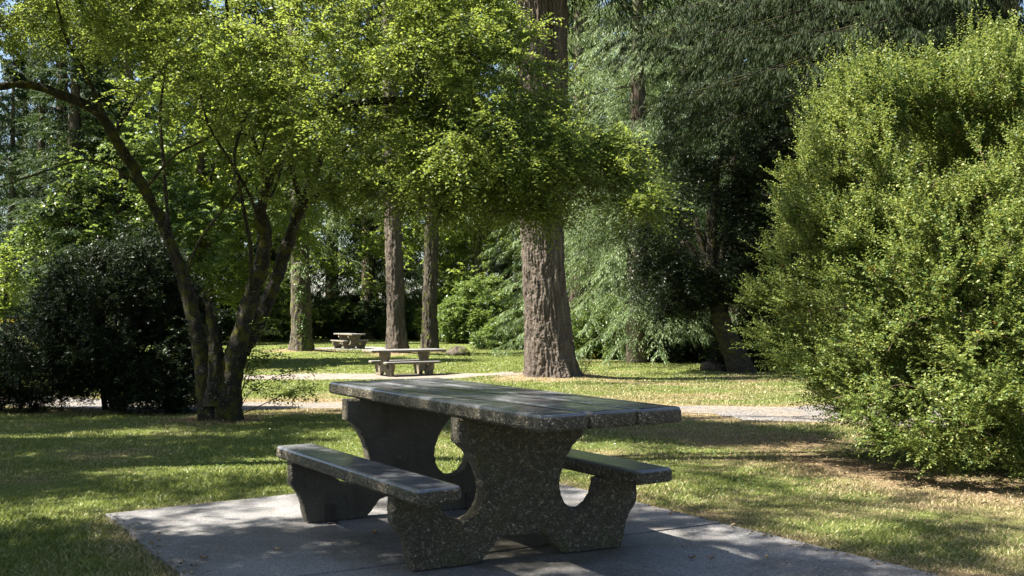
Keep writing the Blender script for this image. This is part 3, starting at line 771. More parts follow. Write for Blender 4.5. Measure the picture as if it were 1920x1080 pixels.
# ================================================================== YEW (left)
def blobbush(name, loc, lobes, mat, woodmat, twigs, twl, k, L, W, cat, label, droop=.1, hang=0, group=None, ang=.9, upb=.3, density=.36, shell=.5, njit=.7, stems=12, jit=.35):
    x, y = loc; z0 = gz(x, y); root = empty(name, (x, y, z0), label=label, cat=cat)
    if group: root['group'] = group
    T = np.concatenate([ell(n, c, r, shell)[0] for c, r, n in lobes]); T = T[T[:, 2] > .05]
    T = T[fbm(T+11, 1.2, 8, 2) > density]
    wood = Acc(); nodes, nr = [], []
    H = max(c[2]+r[2] for c, r, n in lobes)*.85; Rr = max(abs(c[0])+r[0] for c, r, n in lobes)*.55
    for i in range(stems):
        a = rng.uniform(0, 2*math.pi); b = np.array([math.cos(a)*.15, math.sin(a)*.15, -.05]); e = np.array([math.cos(a)*Rr*rng.uniform(.2, 1), math.sin(a)*Rr*rng.uniform(.2, 1), H*rng.uniform(.6, 1)])
        q = smooth_path([b, (b+e)/2+rnd(1, .12)[0], e], 14); r_ = np.linspace(.04, .008, 14)*max(.5, H/3); wood.add(tube(q, r_, 5)); nodes.append(q[1:]); nr.append(r_[1:])
    tubes = grow(np.concatenate(nodes), np.concatenate(nr), T, wander=.12, rmax=.02)
    Cs, Ds = [], []
    for q, r in tubes:
        wood.add(tube(q, r, 3)); m_ = twigs
        e = nrmz(q[-1]-q[-3] if len(q) > 3 else q[-1]-q[0])
        idx = np.clip((rng.uniform(.3, 1, m_)*(len(q)-1)).astype(int), 0, len(q)-1)
        Cs.append(q[idx]+rnd(m_, .05)); Ds.append(e*.6+nrmz(rnd(m_))*.8+np.array([0, 0, upb]))
    Cs = np.concatenate(Cs); Ds = nrmz(np.concatenate(Ds)); 
    cr = Acc().add(sprays(Cs, Ds, rng.uniform(.6, 1.3, len(Cs))*twl, k, L, W, ang, droop, hang=hang, njit=njit, jit=jit))
    cr.obj('crown', mat, root); wood.obj('stems', woodmat, root, True)
    return root
yb = gp(160, 778)
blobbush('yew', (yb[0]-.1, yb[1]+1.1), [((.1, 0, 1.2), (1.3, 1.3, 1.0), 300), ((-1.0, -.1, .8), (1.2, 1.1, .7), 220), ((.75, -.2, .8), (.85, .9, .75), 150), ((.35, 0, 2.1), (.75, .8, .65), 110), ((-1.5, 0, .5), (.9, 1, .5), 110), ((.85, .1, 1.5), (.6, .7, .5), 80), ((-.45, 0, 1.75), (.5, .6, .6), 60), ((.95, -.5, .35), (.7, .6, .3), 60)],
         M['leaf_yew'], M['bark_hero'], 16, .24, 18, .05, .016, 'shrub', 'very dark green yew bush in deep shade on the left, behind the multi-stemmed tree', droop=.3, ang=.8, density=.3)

# ================================================================== BIG TRUNKS
def fir_trunk(name, px, pbase, widths, label, mat, lean_pts, rings=300, sides=110, furrow=.07, group=None, lobes=.3, cat='tree'):
    b = gp(px, pbase); Y = b[1]; z0 = gz(b[0], b[1])
    root = empty(name, (b[0], b[1], z0), label=label, cat=cat)
    if group: root['group'] = group
    O = np.array(root.location)
    P = np.array([at(x_, y_, Y) for x_, y_ in lean_pts])-O; P[0, 2] = -.15
    r = np.array(widths)*Y/F/2
    V, Fq = trunkmesh(P, r, sides, rings, furrow, (17, 17, 1.3), seed=int(px), lobes=lobes)
    npobj('trunk', V, Fq, mat, root, True)
    return root, Y, P, r
def boughs(root, P, r, zmin, zmax, n, length, mat, wmat, k2=12, kl=8, L=.2, W=.03, droop=.5, hang=.6, azim=None, slope=-.1, tw=.6, part='boughs', zexp=0., cone=True):
    """conifer boughs around a trunk path"""
    zs = rng.uniform(zmin, zmax, n); az = rng.uniform(0, 2*math.pi, n) if azim is None else rng.uniform(azim[0], azim[1], n)
    ax = np.array([[np.interp(z, P[:, 2], P[:, 0]), np.interp(z, P[:, 2], P[:, 1])] for z in zs])
    t_ = (zs-zmin)/(zmax-zmin)
    Lb = length*rng.uniform(.65, 1.1, n)*((1-t_)**.8 if cone else 1.)+.3
    D = np.stack([np.cos(az), np.sin(az), np.full(n, slope)], 1)
    s = np.linspace(0, 1, 9)
    Q = np.stack([ax[:, 0], ax[:, 1], zs], 1)[:, None]+D[:, None]*(Lb[:, None]*s)[:, :, None]
    Q[:, :, 2] -= droop*Lb[:, None]*s**2*.55; Q[:, :, 2] += .12*Lb[:, None]*s**5
    w_ = Acc()
    zz_ = np.linspace(zmin-.1, zmax, 12); w_.add(tube(np.stack([np.interp(zz_, P[:, 2], P[:, 0]), np.interp(zz_, P[:, 2], P[:, 1]), zz_], 1), .02, 4))
    for q, l in zip(Q, Lb): w_.add(tube(q, np.linspace(.0035*l+.005, .002, 9), 4))
    # secondary twigs
    sp = rng.uniform(.08, 1, (n, k2)); i = np.clip((sp*8).astype(int), 0, 7); f = (sp*8-i)[:, :, None]
    ii = np.arange(n)[:, None]
    C0 = Q[ii, i]*(1-f)+Q[ii, i+1]*f
    side = np.where(rng.uniform(0, 1, (n, k2)) < .5, 1., -1.)
    S = np.stack([-np.sin(az), np.cos(az), np.zeros(n)], 1)
    D2 = D[:, None]*.75+S[:, None]*side[:, :, None]*.75+rng.normal(0, .15, (n, k2, 3)); D2[:, :, 2] -= .15
    L2 = tw*(1.15-sp)*(.5+.5*Lb[:, None]/length)+.12
    cr = Acc().add(sprays(C0.reshape(-1, 3), D2.reshape(-1, 3), L2.ravel(), kl, L, W, .75, droop, jit=.25, njit=.5, hang=hang))
    w_.obj(part, M['bark_hero'], root, True)
    return cr
# main fir in the middle, forked high up
root, Y, P, r = fir_trunk('fir_tree', 1035, 714, [98, 88, 82, 79, 76, 80, 70, 62], 'massive furrowed fir trunk rising behind the right end of the near table', M['bark_fir'],
    [(1034, 714), (1031, 670), (1026, 600), (1019, 500), (1013, 400), (1010, 200), (1006, 40), (1003, -160)], rings=620, sides=190, furrow=.07, lobes=.3)
q = smooth_path([P[4], P[4]*.5+P[5]*.5+np.array([.25, 0, 0]), P[5]+np.array([.45, 0, 0]), P[6]+np.array([.55, 0, 0]), P[7]+np.array([.6, 0, 0])], 40)
V, Fq = trunkmesh(q, [.3, .33, .33, .31, .28], 60, 140, .05, (9, 9, .9), seed=4); npobj('forked_stem', V, Fq, M['bark_fir'], root, True)

cr = boughs(root, P, r, 11.2, 13.5, 50, 6.5, M['leaf_spruce'], M['bark_far'], k2=30, kl=9, L=.3, W=.05, droop=.5, hang=.7, cone=False, tw=1.3, part='upper_boughs'); cr.obj('upper_foliage', M['leaf_spruce'], root)

def midtrunk(px, pb, w, label, mat, pts, **kw):
    return fir_trunk('fir_tree', px, pb, w, label, mat, pts, rings=220, sides=64, furrow=.06, **kw)
rt1 = midtrunk(565, 665, [44, 36, 33, 32, 30, 28], 'straight ivy-grown fir trunk, sunlit on its left side, on a needle mound', M['bark_moss'],
    [(566, 668), (565, 600), (563, 480), (560, 350), (556, 150), (552, -60)])
rt2 = midtrunk(744, 668, [42, 34, 32, 30, 28, 24], 'brown fir trunk right behind the side-on picnic table, left one of the close pair', M['bark_fir'],
    [(746, 670), (743, 600), (740, 500), (736, 380), (733, 150), (730, -60)])
rt3 = midtrunk(810, 664, [34, 27, 25, 25, 23, 20], 'slim mossy fir trunk, right one of the close pair behind the side-on picnic table', M['bark_moss'],
    [(806, 668), (806, 600), (808, 500), (811, 380), (814, 150), (818, -60)])
for rt, zlo, seg in ((rt1, 4.2, 0), (rt2, 6.5, 1), (rt3, 6.8, 2)):
    root, Y, P, r = rt
    cr = boughs(root, P, r, zlo, 15, 40 if seg == 0 else 12, 4.2, M['leaf_fir'], M['bark_far'], k2=18, kl=9, L=.24, W=.035, droop=.6, hang=.6, cone=False, tw=.9)
    cr.obj('foliage', M['leaf_cedar'] if seg == 0 else M['leaf_maple'] if seg == 5 else M['leaf_cedar'], root)
# ivy on first
root, Y, P, r = rt1
n = 1500; z = rng.uniform(0, 6, n); a = rng.normal(-1.2, .45, n)
c = np.stack([np.interp(z, P[:, 2], P[:, 0])+np.cos(a)*.5, np.interp(z, P[:, 2], P[:, 1])+np.sin(a)*.5, z], 1)
rad = np.interp(z, P[:, 2], r)+.02
c[:, 0] = np.interp(z, P[:, 2], P[:, 0])+np.cos(a)*rad; c[:, 1] = np.interp(z, P[:, 2], P[:, 1])+np.sin(a)*rad
keepi = vnoise(c, 2.2, 3) > .45; c = c[keepi]; a = a[keepi]
Acc().add(leafquads(c, rnd(len(c), .5)+np.array([0, 0, -.6]), np.stack([np.cos(a), np.sin(a), 0*a], 1)+rnd(len(c), .3), .09, .08)).obj('ivy', M['leaf_bramble'], root)
for px, pb, w, lab in ((508, 632, 19, 'slender distant trunk left of the ivy-grown fir, seen between the stems'), (540, 631, 14, 'thinnest distant trunk close beside the ivy-grown fir')):
    root, Y, P, r = fir_trunk('distant_tree', px, pb, [w*1.2, w, w*.9, w*.8], lab, M['bark_far'], [(px, pb+2), (px, 560), (px-3, 350), (px-5, 50)], rings=80, sides=24, furrow=.05)
    cr = boughs(root, P, r, 7, 20, 30, 4, M['leaf_fir'], M['bark_far'], k2=14, kl=7, L=.35, W=.06, droop=.5, hang=.5, cone=False, tw=1.); cr.obj('foliage', M['leaf_fir'], root)

# ================================================================== CEDAR, HOLLY, SPRUCE on the right
def conifer(name, x, y, H, Rad, zmin, n, label, leaf, bark=None, k2=16, kl=9, L=.16, W=.03, droop=.5, hang=.8, tr=.35, tw=.9, zmax=None, cone=True, azim=None, cat='conifer', group=None, slope=-.1):
    z0 = gz(x, y); root = empty(name, (x, y, z0), label=label, cat=cat)
    if group: root['group'] = group
    P = np.array([[0, 0, -.2], [.02, 0, H*.3], [.05, .02, H*.6], [0, 0, H]])
    V, Fq = trunkmesh(P, [tr*1.25, tr*.95, tr*.6, .04], 20, 60, .05, seed=int(x*7) % 50, lobes=.2); npobj('trunk', V, Fq, bark or M['bark_far'], root, True)
    cr = boughs(root, P, None, zmin, zmax or H, n, Rad, leaf, M['bark_far'], k2=k2, kl=kl, L=L, W=W, droop=droop, hang=hang, tw=tw, cone=cone, azim=azim, slope=slope)
    cr.obj('foliage', leaf, root)
    return root
conifer('cedar', 4.6, 36.5, 20, 4.6, 1.0, 150, 'tall cedar with pale drooping sprays in sunlight right of the massive trunk', M['leaf_cedar'], k2=46, kl=16, L=.13, W=.026, droop=.75, hang=1.0, tw=.9, zmax=16, cone=False, cat='cedar')
conifer('cedar', 2.9, 44, 22, 4.5, .8, 110, 'second pale cedar farther back, just right of the massive trunk', M['leaf_cedar'], k2=34, kl=14, L=.18, W=.034, droop=.75, hang=.9, tw=1.0, zmax=20, cone=False, cat='cedar')
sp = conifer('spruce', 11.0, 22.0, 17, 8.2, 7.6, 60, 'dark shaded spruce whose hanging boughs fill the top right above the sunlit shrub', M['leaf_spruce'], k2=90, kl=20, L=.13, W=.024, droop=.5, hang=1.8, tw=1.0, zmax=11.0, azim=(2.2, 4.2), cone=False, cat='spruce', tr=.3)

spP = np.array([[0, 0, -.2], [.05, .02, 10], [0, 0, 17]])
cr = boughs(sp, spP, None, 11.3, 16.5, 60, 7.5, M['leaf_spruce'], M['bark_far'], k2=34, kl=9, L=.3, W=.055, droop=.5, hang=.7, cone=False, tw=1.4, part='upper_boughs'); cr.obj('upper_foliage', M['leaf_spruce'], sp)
def broadleaf(name, x, y, trunkpts, tr, lobes, leaf, twigs, twl, k, L, W, label, cat='tree', bark=None, density=.36, droop=.2, njit=.6, group=None, shell=.45, sides=24):
    z0 = gz(x, y); root = empty(name, (x, y, z0), label=label, cat=cat)
    if group: root['group'] = group
    P = np.array(trunkpts, float)
    V, Fq = trunkmesh(P, np.linspace(tr*1.2, tr*.45, len(P)), sides, 70, .035, seed=int(abs(x)*5) % 40, lobes=.25); npobj('trunk', V, Fq, bark or M['bark_far'], root, True)
    T = np.concatenate([ell(n, c, r, shell)[0] for c, r, n in lobes]); T = T[T[:, 2] > .3]
    T = T[fbm(T+3, .8, 12, 2) > density]
    nodes = [smooth_path(P, 14)[4:]]; nr = [np.linspace(tr*.8, tr*.4, 10)]; wood = Acc()
    for c, r_, n_ in lobes:
        q = smooth_path([nodes[0][rng.integers(2, 9)], (nodes[0][-1]+np.array(c))/2+rnd(1, .2)[0], np.array(c)], 14); rr_ = np.linspace(tr*.45, .02, 14)
        wood.add(tube(q, rr_, 6)); nodes.append(q); nr.append(rr_)
    tubes = grow(np.concatenate(nodes), np.concatenate(nr), T, wander=.12, rmax=.05)
    Cs, Ds = [], []
    for q, r in tubes:
        wood.add(tube(q, r, 3)); e = nrmz(q[-1]-q[-3] if len(q) > 3 else q[-1]-q[0]); m_ = twigs
        idx = np.clip((rng.uniform(.3, 1, m_)*(len(q)-1)).astype(int), 0, len(q)-1)
        Cs.append(q[idx]+rnd(m_, twl*.4)); Ds.append(e*.6+nrmz(rnd(m_))*np.array([1, 1, .5]))
    Cs = np.concatenate(Cs); Ds = nrmz(np.concatenate(Ds))
    Acc().add(sprays(Cs, Ds, rng.uniform(.6, 1.3, len(Cs))*twl, k, L, W, 1., droop, njit=njit)).obj('crown', leaf, root)
    wood.obj('branches', M['bark_hero'], root, True)
    return root
hb = gp(1392, 700)
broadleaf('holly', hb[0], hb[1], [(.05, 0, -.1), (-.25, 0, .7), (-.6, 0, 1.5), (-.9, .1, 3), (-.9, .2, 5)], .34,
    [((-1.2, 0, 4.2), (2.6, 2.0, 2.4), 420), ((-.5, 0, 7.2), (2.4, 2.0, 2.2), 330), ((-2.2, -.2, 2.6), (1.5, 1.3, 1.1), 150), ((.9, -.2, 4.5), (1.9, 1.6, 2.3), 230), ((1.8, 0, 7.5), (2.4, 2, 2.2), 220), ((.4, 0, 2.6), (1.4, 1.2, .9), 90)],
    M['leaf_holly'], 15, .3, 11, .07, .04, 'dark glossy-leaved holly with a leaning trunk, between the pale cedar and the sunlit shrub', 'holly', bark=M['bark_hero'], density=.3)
hb2 = (11.5, 33)
broadleaf('holly', *hb2, [(0, 0, -.1), (0, 0, 2), (.2, 0, 5), (0, 0, 8)], .3,
    [((0, 0, 3.5), (3.2, 2.2, 3.2), 420), ((0, 0, 8), (3.2, 2.2, 3.0), 360)], M['leaf_holly'], 13, .35, 10, .09, .05, 'dark evergreen broadleaf tree in shade, partly hidden behind the sunlit shrub', 'tree', density=.25)

# ================================================================== UNDERSTOREY
def bush(px, pb, w, h, leaf, label, L=.09, W=.05, n=200, dpt=None, name='bush', cat='bush', group=None, tw=9, upb=.25, droop=.2, ang=1.):
    b = gp(px, pb)
    x, y = b[0], b[1]+(dpt or w*.5)
    return blobbush(name, (x, y), [((0, 0, h*.5), (w*.75, w*.6, h*.5), n), ((-w*.45, -.1, h*.32), (w*.5, w*.5, h*.36), n//2), ((w*.45, -.1, h*.36), (w*.5, w*.5, h*.4), n//2)],
        leaf, M['stem'], tw, .26*max(1, h/2.2), 9, L, W, cat, label, droop=droop, group=group, density=.28, upb=upb, stems=6, ang=ang)
bush(1150, 676, 2.6, 2.6, M['leaf_bramble'], 'sunlit bramble thicket with pale leaves right beside the massive trunk', L=.10, W=.055, n=300)
bush(1235, 678, 2.3, 1.9, M['leaf_bramble'], 'shaded bramble thicket at the lawn edge beneath the pale cedar', L=.09, W=.05, n=240)
bush(1310, 684, 2.0, 1.7, M['leaf_holly'], 'dark low undergrowth left of the leaning holly trunk', L=.08, W=.045, n=220)
bush(1440, 700, 1.8, 1.9, M['leaf_holly'], 'dark undergrowth right of the leaning holly trunk, beside the shrub', L=.08, W=.045, n=200)
bush(905, 645, 3.2, 4.2, M['leaf_bramble'], 'sunlit pale-leaved bush behind the lawn left of the massive trunk', L=.16, W=.09, n=360)
bush(955, 655, 2.0, 1.6, M['leaf_bramble'], 'low bright fern clump touching the left side of the massive trunk', L=.2, W=.05, n=180)
bush(845, 640, 2.6, 4.0, M['leaf_maple'], 'green leafy bush just right of the slim mossy trunk', L=.16, W=.09, n=260)
bush(635, 634, 5.0, 3.4, M['leaf_bramble'], 'low hedge-like thicket behind the farthest picnic table', L=.2, W=.08, n=380)
bush(700, 634, 4.0, 3.6, M['leaf_fir'], 'dark thicket left of the brown fir trunk at the end of the lawn', L=.2, W=.08, n=320)
bush(775, 636, 3.0, 3.2, M['leaf_bramble'], 'leafy thicket seen between the close pair of fir trunks', L=.18, W=.08, n=240)
bush(470, 640, 4.0, 5.2, M['leaf_maple'], 'bright green bush seen between the mossy stems', L=.18, W=.1, n=320)
bush(300, 650, 5.0, 4.6, M['leaf_holly'], 'shaded bush mass left of the mossy stems', L=.18, W=.1, n=360)

# maples lit behind the hero tree
def maple(px, pb, Y, h, w, label, leaf=None, n=260, L=.15, W=.12, tw=9, base=.25, group=None, name='maple'):
    p = at(px, 600, Y); x = p[0]
    return broadleaf(name, x, Y, [(0, 0, -.1), (.1, 0, h*.25), (-.1, 0, h*.5), (0, 0, h*.85)], .16+h*.008,
        [((0, 0, h*.62), (w, w*.8, h*.34), n), ((-w*.6, 0, h*.45), (w*.7, w*.6, h*.24), n//2), ((w*.6, 0, h*.5), (w*.7, w*.6, h*.25), n//2), ((0, 0, h*.28), (w*.7, w*.6, h*.14), n//4)],
        leaf or M['leaf_maple'], tw, .45, 9, L, W, label, 'tree', group=group, density=.33)
maple(380, 0, 37, 13, 3.7, 'yellow-green maple lit from behind, between the left limb and the mossy stems')
maple(738, 0, 69, 19, 6.4, 'bright maple beyond the lawn, seen left of the close pair of trunks')
maple(895, 0, 67, 19, 5.5, 'green maple rising behind the lawn, left of the massive trunk')
maple(230, 0, 34, 9, 2.8, 'small leafy maple behind the dark yew bush', M['leaf_bramble'], L=.12, W=.1)
maple(1790, 0, 40, 16, 3.6, 'blue-green broadleaf tree with sky gaps above the sunlit shrub, top right', M['leaf_holly'], n=260, L=.26, W=.2)
sb = at(10, 600, 24)
broadleaf('sapling', sb[0], 24, [(0, 0, -.1), (0.02, 0, 1.0), (-.03, 0, 2.), (.05, 0, 3.2)], .035, [((0, 0, 2.5), (.45, .45, .9), 40), ((-.2, 0, 2.0), (.45, .4, .5), 20)], M['leaf_maple'], 9, .22, 7, .08, .05,
          'slender sapling with bright yellow-green leaves at the left edge', 'sapling', density=.1, sides=10)

# ================================================================== FAR FOREST
def far_proto(name, H, Rad, zmin, n, leaf, label, L=.42, W=.08, kl=8, k2=14):
    return conifer(name, 0, 0, H, Rad, zmin, n, label, leaf, k2=k2, kl=kl, L=L, W=W, droop=.55, hang=.7, tw=1.3, tr=.45, group='tall conifers of the far forest')
fl = 'tall dark conifer standing in the far forest behind the lawn'
fa = far_proto('conifer', 32, 5.0, 1.5, 210, M['leaf_fir'], fl)
fb = far_proto('conifer', 26, 4.6, .6, 200, M['leaf_cedar'], fl)
spots = []
for i in range(13): spots.append((-30+i*6.2+rng.uniform(-1.2, 1.2), rng.uniform(74, 80), i % 3 != 1))
for i in range(13): spots.append((-48+i*9+rng.uniform(-2, 2), rng.uniform(90, 98), True))
for i in range(8): spots.append((12+i*3.8+rng.uniform(-.8, .8), 46+rng.uniform(-3, 6), True))
for x_ in (-33, -28.5, -24, -19.5): spots.append((x_, rng.uniform(69, 73), True))
for i in range(7): spots.append((4+i*5.2+rng.uniform(-1, 1), rng.uniform(53, 58), True))
for i in range(9): spots.append((-22+i*5.5+rng.uniform(-1, 1), rng.uniform(84, 88), True))
for i in (3, 4): spots.append((-3+i*4.2, rng.uniform(60, 66), i % 2 == 0))
first = {True: fa, False: fb}; used = set()
for x, y, k in spots:
    src = first[k]
    o_ = src if k not in used else copy_tree(src)
    used.add(k)
    o_.location = (x, y, gz(x, y)); o_.rotation_euler = (0, 0, rng.uniform(0, 6.28)); s_ = rng.uniform(.85, 1.15); o_.scale = (s_, s_, s_*rng.uniform(.9, 1.15))
# individual left-side conifers with sky gaps
for px, Y, s_, lab in ((135, 34, .75, 'big-trunked fir at the left, behind the dark yew bush'), (20, 64, .62, 'bluish conifer at the left edge with sky above it'), (235, 60, .9, 'tall fir rising behind the left arching limb'), (-60, 58, .9, 'conifer at the very left edge, its boughs reaching into the sky gap'), (75, 70, .8, 'distant conifer between the left-edge conifer and the big-trunked fir'), (300, 64, .8, 'dark fir standing beyond the yellow-green maple on the left')):
    o_ = copy_tree(fa); p = at(px, 600, Y); o_.location = (p[0], Y, gz(p[0], Y)); o_.scale = (s_, s_, s_ if px != 135 else .42); o_.rotation_euler = (0, 0, rng.uniform(0, 6)); o_['label'] = lab; del o_['group']

# shade-giving trees out of the frame on the sun side
def shade(x, y, h, w, n, label, dx=0., den=.51):
    broadleaf('shade_tree', x, y, [(0, 0, -.1), (.1, 0, 1.5), (dx*.3, .1, 3), (dx, 0, h*.85)], .2, [((dx, 0, h*.7), (w, w, h*.22), n), ((dx+w*.5, -w*.3, h*.66), (w*.6, w*.6, h*.17), n//2)], M['leaf_hero'], 14, .32, 9, .07, .04, label, 'tree', density=den)
shade(-6.3, 4.6, 6.4, 2.6, 330, 'leafy tree outside the left edge shading the near table')
shade(-8.5, 9.4, 7.5, 2.6, 300, 'leafy tree outside the left edge shading the near lawn', 0, .43)
shade(-9.8, 7.0, 8.0, 2.5, 300, 'leafy tree outside the left edge, beside the other shade trees', 0, .43)
shade(-11.5, 12.2, 9.0, 2.8, 300, 'leafy tree outside the left edge behind the other shade trees', 0, .43)
shade(-6.8, 7.6, 9.4, 1.6, 85, 'tall leaning leafy tree outside the left edge, its crown high over the lawn', 4.4)
shade(-5.4, 4.4, 10.5, 3.0, 270, 'tall leafy tree outside the left edge spreading over the pad')
shade(-6.2, 2.4, 8.6, 2.4, 260, 'leafy tree to the left of the camera shading the pad')

# ================================================================== SMALL THINGS
def stone(name, loc, s, mat, label, cat, seed=0, group=None):
    bm = bmesh.new(); bmesh.ops.create_icosphere(bm, subdivisions=4, radius=1)
    co = np.array([v.co[:] for v in bm.verts]); f_ = fbm(co+seed, 1.6, seed, 4)
    for v_, q in zip(bm.verts, f_): v_.co = Vector((v_.co.x*s[0], v_.co.y*s[1], v_.co.z*s[2]))*(.7+.6*float(q))
    o_ = bmobj(name, bm, mat, None, True); o_.location = loc
    return tag(o_, label, cat, group)
p = gp(860, 668); stone('stump', (p[0], p[1], gz(p[0], p[1])+.1), (.5, .45, .32), M['bark_moss'], 'low rounded mossy stump on the lawn right of the slim mossy trunk', 'stump', 3)
p = gp(1352, 697); stone('mossy_log', (p[0], p[1], gz(p[0], p[1])+.1), (.65, .4, .24), M['bark_moss'], 'flat mossy stump left of the leaning holly trunk', 'stump', 5)
# weed with yellow flowers
m, nt, N = newmat('yellow petals'); pr = principled(nt, (.7, .5, .02), .5, .3); out(nt, pr.outputs[0]); M['petal'] = m
wp = gp(1092, 714); root = empty('wildflower', (wp[0], wp[1], gz(wp[0], wp[1])), label='spindly weed with small yellow flowers at the foot of the massive trunk', cat='wildflower')
for i in range(9):
    st_, lf, fl_ = Acc(), Acc(), Acc()
    e = np.array([rng.uniform(-.35, .4), rng.uniform(-.2, .2), rng.uniform(.25, .6)]); q = smooth_path([(0, 0, 0), e*.5+rnd(1, .04)[0], e], 8); st_.add(tube(q, .006, 4))
    lf.add(sprays(q[[2, 4, 6]], rnd(3, 1)+np.array([0, 0, .3]), .15, 6, .06, .022)); fl_.add(sprays(q[[7, 7, 7]], rnd(3), .03, 6, .03, .03, njit=1))
    so_ = st_.obj('stem', M['leaf_bramble'], root); lf.obj('leaves', M['leaf_bramble'], so_); fl_.obj('flower_head', M['petal'], so_)
# fallen leaves on the pad
m, nt, N = newmat('dry fallen leaf'); g = N('ShaderNodeObjectInfo')
c = ramp(nt, g.outputs['Random'], [(0, (.12, .07, .03)), (.5, (.28, .16, .05)), (1, (.4, .3, .13))]); pr = principled(nt, c, .7, .3); out(nt, pr.outputs[0]); M['dead'] = m
for i, (px, py) in enumerate(((390, 1050), (528, 1032), (1305, 1048), (1340, 1050), (1437, 1045), (700, 1000))):
    d = at(px, py, 1)-np.array([0, 0, HC]); t_ = -HC/d[2]; x, y = d[0]*t_, d[1]*t_
    V = []; n_ = 7
    for j in range(n_):
        s_ = j/(n_-1); w_ = .014*math.sin(math.pi*min(1, s_*1.02))**.7; z_ = .004+.012*(s_-.5)**2*4
        V += [(-w_, s_*.05, z_+.005), (0, s_*.05, z_), (w_, s_*.05, z_+.006)]
    Fq = [[a+b, a+b+1, a+b+4, a+b+3] for a in range(0, (n_-1)*3, 3) for b in (0, 1)]
    o_ = npobj('fallen_leaf', V, Fq, M['dead']); o_.location = (x, y, .001); o_.rotation_euler = (0, 0, rng.uniform(0, 6)); s_ = rng.uniform(.6, 1.2); o_.scale = (s_, s_, s_)
    tag(o_, 'small dry brown leaf lying on the near concrete pad', 'leaf', 'fallen leaves on the concrete pad')
# yellow barrier and pale car far left
m, nt, N = newmat('yellow paint'); pr = principled(nt, (.6, .42, .03), .5, .4); out(nt, pr.outputs[0]); M['yellow'] = m
m, nt, N = newmat('white car paint'); pr = principled(nt, (.7, .72, .75), .25, .6); out(nt, pr.outputs[0]); M['car'] = m
m, nt, N = newmat('car glass'); pr = principled(nt, (.03, .05, .06), .05, .8); out(nt, pr.outputs[0]); M['glass'] = m
m, nt, N = newmat('tyre rubber'); pr = principled(nt, (.02, .02, .02), .8, .3); out(nt, pr.outputs[0]); M['tyre'] = m
bp = at(-20, 604, 44); root = empty('barrier', (bp[0], 44, gz(bp[0], 44)), label='yellow painted rail barrier at the left edge beyond the dark yew bush', cat='barrier')
def boxo(name, c, s, mat, parent, bev=.01):
    bm = bmesh.new(); bmesh.ops.create_cube(bm, size=1)
    for v_ in bm.verts: v_.co = Vector((v_.co.x*s[0]+c[0], v_.co.y*s[1]+c[1], v_.co.z*s[2]+c[2]))
    bmesh.ops.bevel(bm, geom=bm.edges[:], offset=bev, segments=2, affect='EDGES'); return bmobj(name, bm, mat, parent)
hb_ = at(0, 602, 44)[2]-gz(bp[0], 44)
boxo('rail', (0, 0, hb_), (4.6, .1, .14), M['yellow'], root)
for x in (-2, 0, 2): boxo('post', (x, .11, hb_/2), (.12, .1, hb_+.1), M['yellow'], root)
cpn = at(-75, 600, 52); root = empty('parked_car', (cpn[0], 52, gz(cpn[0], 52)), label='pale parked car cut off by the left edge behind the yellow rail', cat='car')
bm = bmesh.new(); prof = [(-2.2, .3), (-2.25, .75), (-1.9, .95), (-1.1, 1.02), (-.5, 1.45), (1.0, 1.5), (1.75, 1.05), (2.2, .95), (2.25, .35)]
Lf = [bm.verts.new((x, -.85, z)) for x, z in prof]; Rt = [bm.verts.new((x, .85, z)) for x, z in prof]
bm.faces.new(Lf); bm.faces.new(Rt[::-1])
for i in range(len(prof)): j = (i+1) % len(prof); bm.faces.new((Lf[j], Lf[i], Rt[i], Rt[j]))
bmesh.ops.bevel(bm, geom=bm.edges[:], offset=.06, segments=3, affect='EDGES'); bmobj('body', bm, M['car'], root, True)
bm = bmesh.new(); wl = [(-.95, 1.05), (-.45, 1.38), (.95, 1.42), (1.45, 1.08)]
a_ = [bm.verts.new((x, -.862, z)) for x, z in wl]; b_ = [bm.verts.new((x, .862, z)) for x, z in wl]; bm.faces.new(a_); bm.faces.new(b_[::-1])
for i in range(4): j = (i+1) % 4; bm.faces.new((a_[j], a_[i], b_[i], b_[j]))
bmobj('window', bm, M['glass'], root)
for x in (-1.35, 1.4):
    for y in (-.8, .8):
        bm = bmesh.new(); bmesh.ops.create_cone(bm, cap_ends=True, segments=28, radius1=.33, radius2=.33, depth=.22, matrix=__import__('mathutils').Matrix.Translation((x, y, .33)) @ __import__('mathutils').Matrix.Rotation(R(90), 4, 'X')); bmobj('wheel', bm, M['tyre'], root)
print('objects', len(C.objects), 'polys', sum(len(m.polygons) for m in bpy.data.meshes))

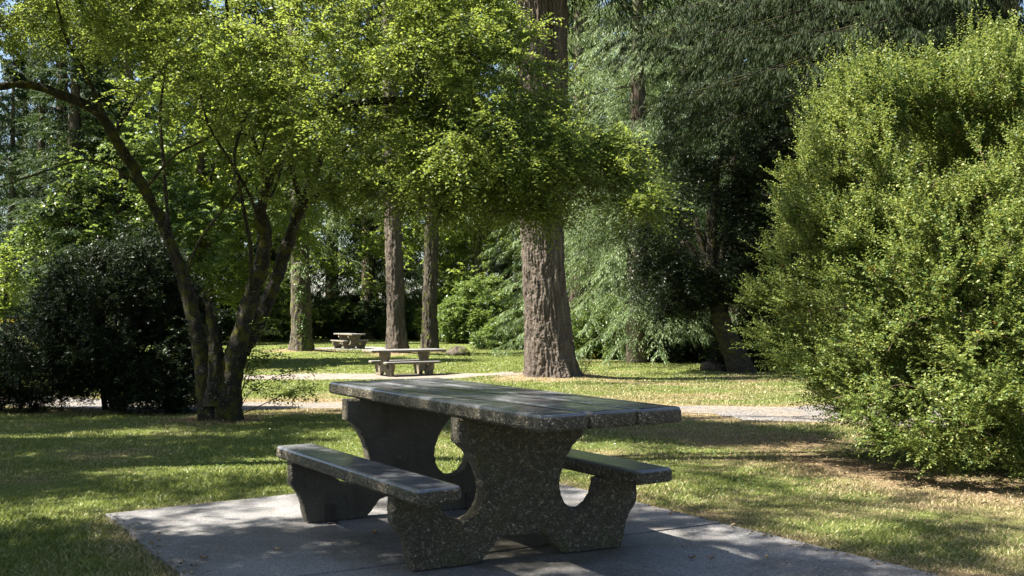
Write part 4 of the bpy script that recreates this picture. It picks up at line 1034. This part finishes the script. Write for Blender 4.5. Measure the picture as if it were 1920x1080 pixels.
# leaf litter, clover
def scatter(name, xy, mat, L, W, flat, label, cat):
    x, y = xy[:, 0], xy[:, 1]; n = len(x)
    z = np.where(slab_mask(x, y, 0), .004, ground_z(x, y)+rng.uniform(.004, .022, n))
    a = rng.uniform(0, 6.28, n)
    D = np.stack([np.cos(a), np.sin(a), rng.normal(0, .2, n)], 1); Nn = np.stack([rng.normal(0, flat, n), rng.normal(0, flat, n), np.ones(n)], 1)
    V, Fq = leafquads(np.stack([x, y, z], 1), D, Nn, L*rng.uniform(.6, 1.3, n), W*rng.uniform(.6, 1.3, n))
    tag(npobj(name, V, Fq, mat), label, cat, kind='stuff')
m = M['dead'].copy(); m.name = 'brown litter'; M['litter'] = m
for n in m.node_tree.nodes:
    if n.type == 'VALTORGB':
        for e, c in zip(n.color_ramp.elements, ((.06, .04, .022, 1), (.12, .08, .04, 1), (.2, .15, .085, 1))): e.color = c
gi = m.node_tree.nodes.new('ShaderNodeNewGeometry')
for n in m.node_tree.nodes:
    if n.type == 'VALTORGB': m.node_tree.links.new(gi.outputs['Random Per Island'], n.inputs[0])
a = rng.uniform(0, 6.28, 6000); r_ = rng.normal(1.9, .45, 6000)
p1 = np.stack([SHRUB[0]+np.cos(a)*r_, SHRUB[1]+np.sin(a)*r_], 1)
p2 = np.stack([rng.uniform(-5, 6, 1500), rng.uniform(3, 15, 1500)], 1)
p2 = p2[~slab_mask(p2[:, 0], p2[:, 1], 0)]
mp = np.array(MOUNDS); p4 = np.concatenate([np.stack([rng.normal(m_[0], m_[2]*.6, 900), rng.normal(m_[1], m_[2]*.6, 900)], 1) for m_ in mp])
e_ = rng.uniform(-2, 1.6, 260); q_ = np.array([tab(SLAB['u1']-abs(rng.normal(0, .05)), v)[:2] for v in e_[:130]]+[tab(SLAB['u0']+abs(rng.normal(0, .05)), v)[:2] for v in e_[130:]])
scatter('leaf_litter', np.concatenate([p1, p2, p4, q_]), M['litter'], .03, .014, .5, 'small dry leaves and needles scattered under the shrub and trunks', 'leaf litter')
c_ = np.stack([rng.uniform(-5, 5, 60000), rng.uniform(3, 14, 60000)], 1)
k_ = (vnoise(v3(c_[:, 0], c_[:, 1]), 1.7, 91) > .66) & ~slab_mask(c_[:, 0], c_[:, 1], .01) & ~path_mask(c_[:, 0], c_[:, 1]) & (dryness(c_[:, 0], c_[:, 1]) < .5)
scatter('clover', c_[k_], M['leaf_bramble'], .022, .018, .6, 'low clover and small weeds growing in patches in the near lawn', 'weeds')
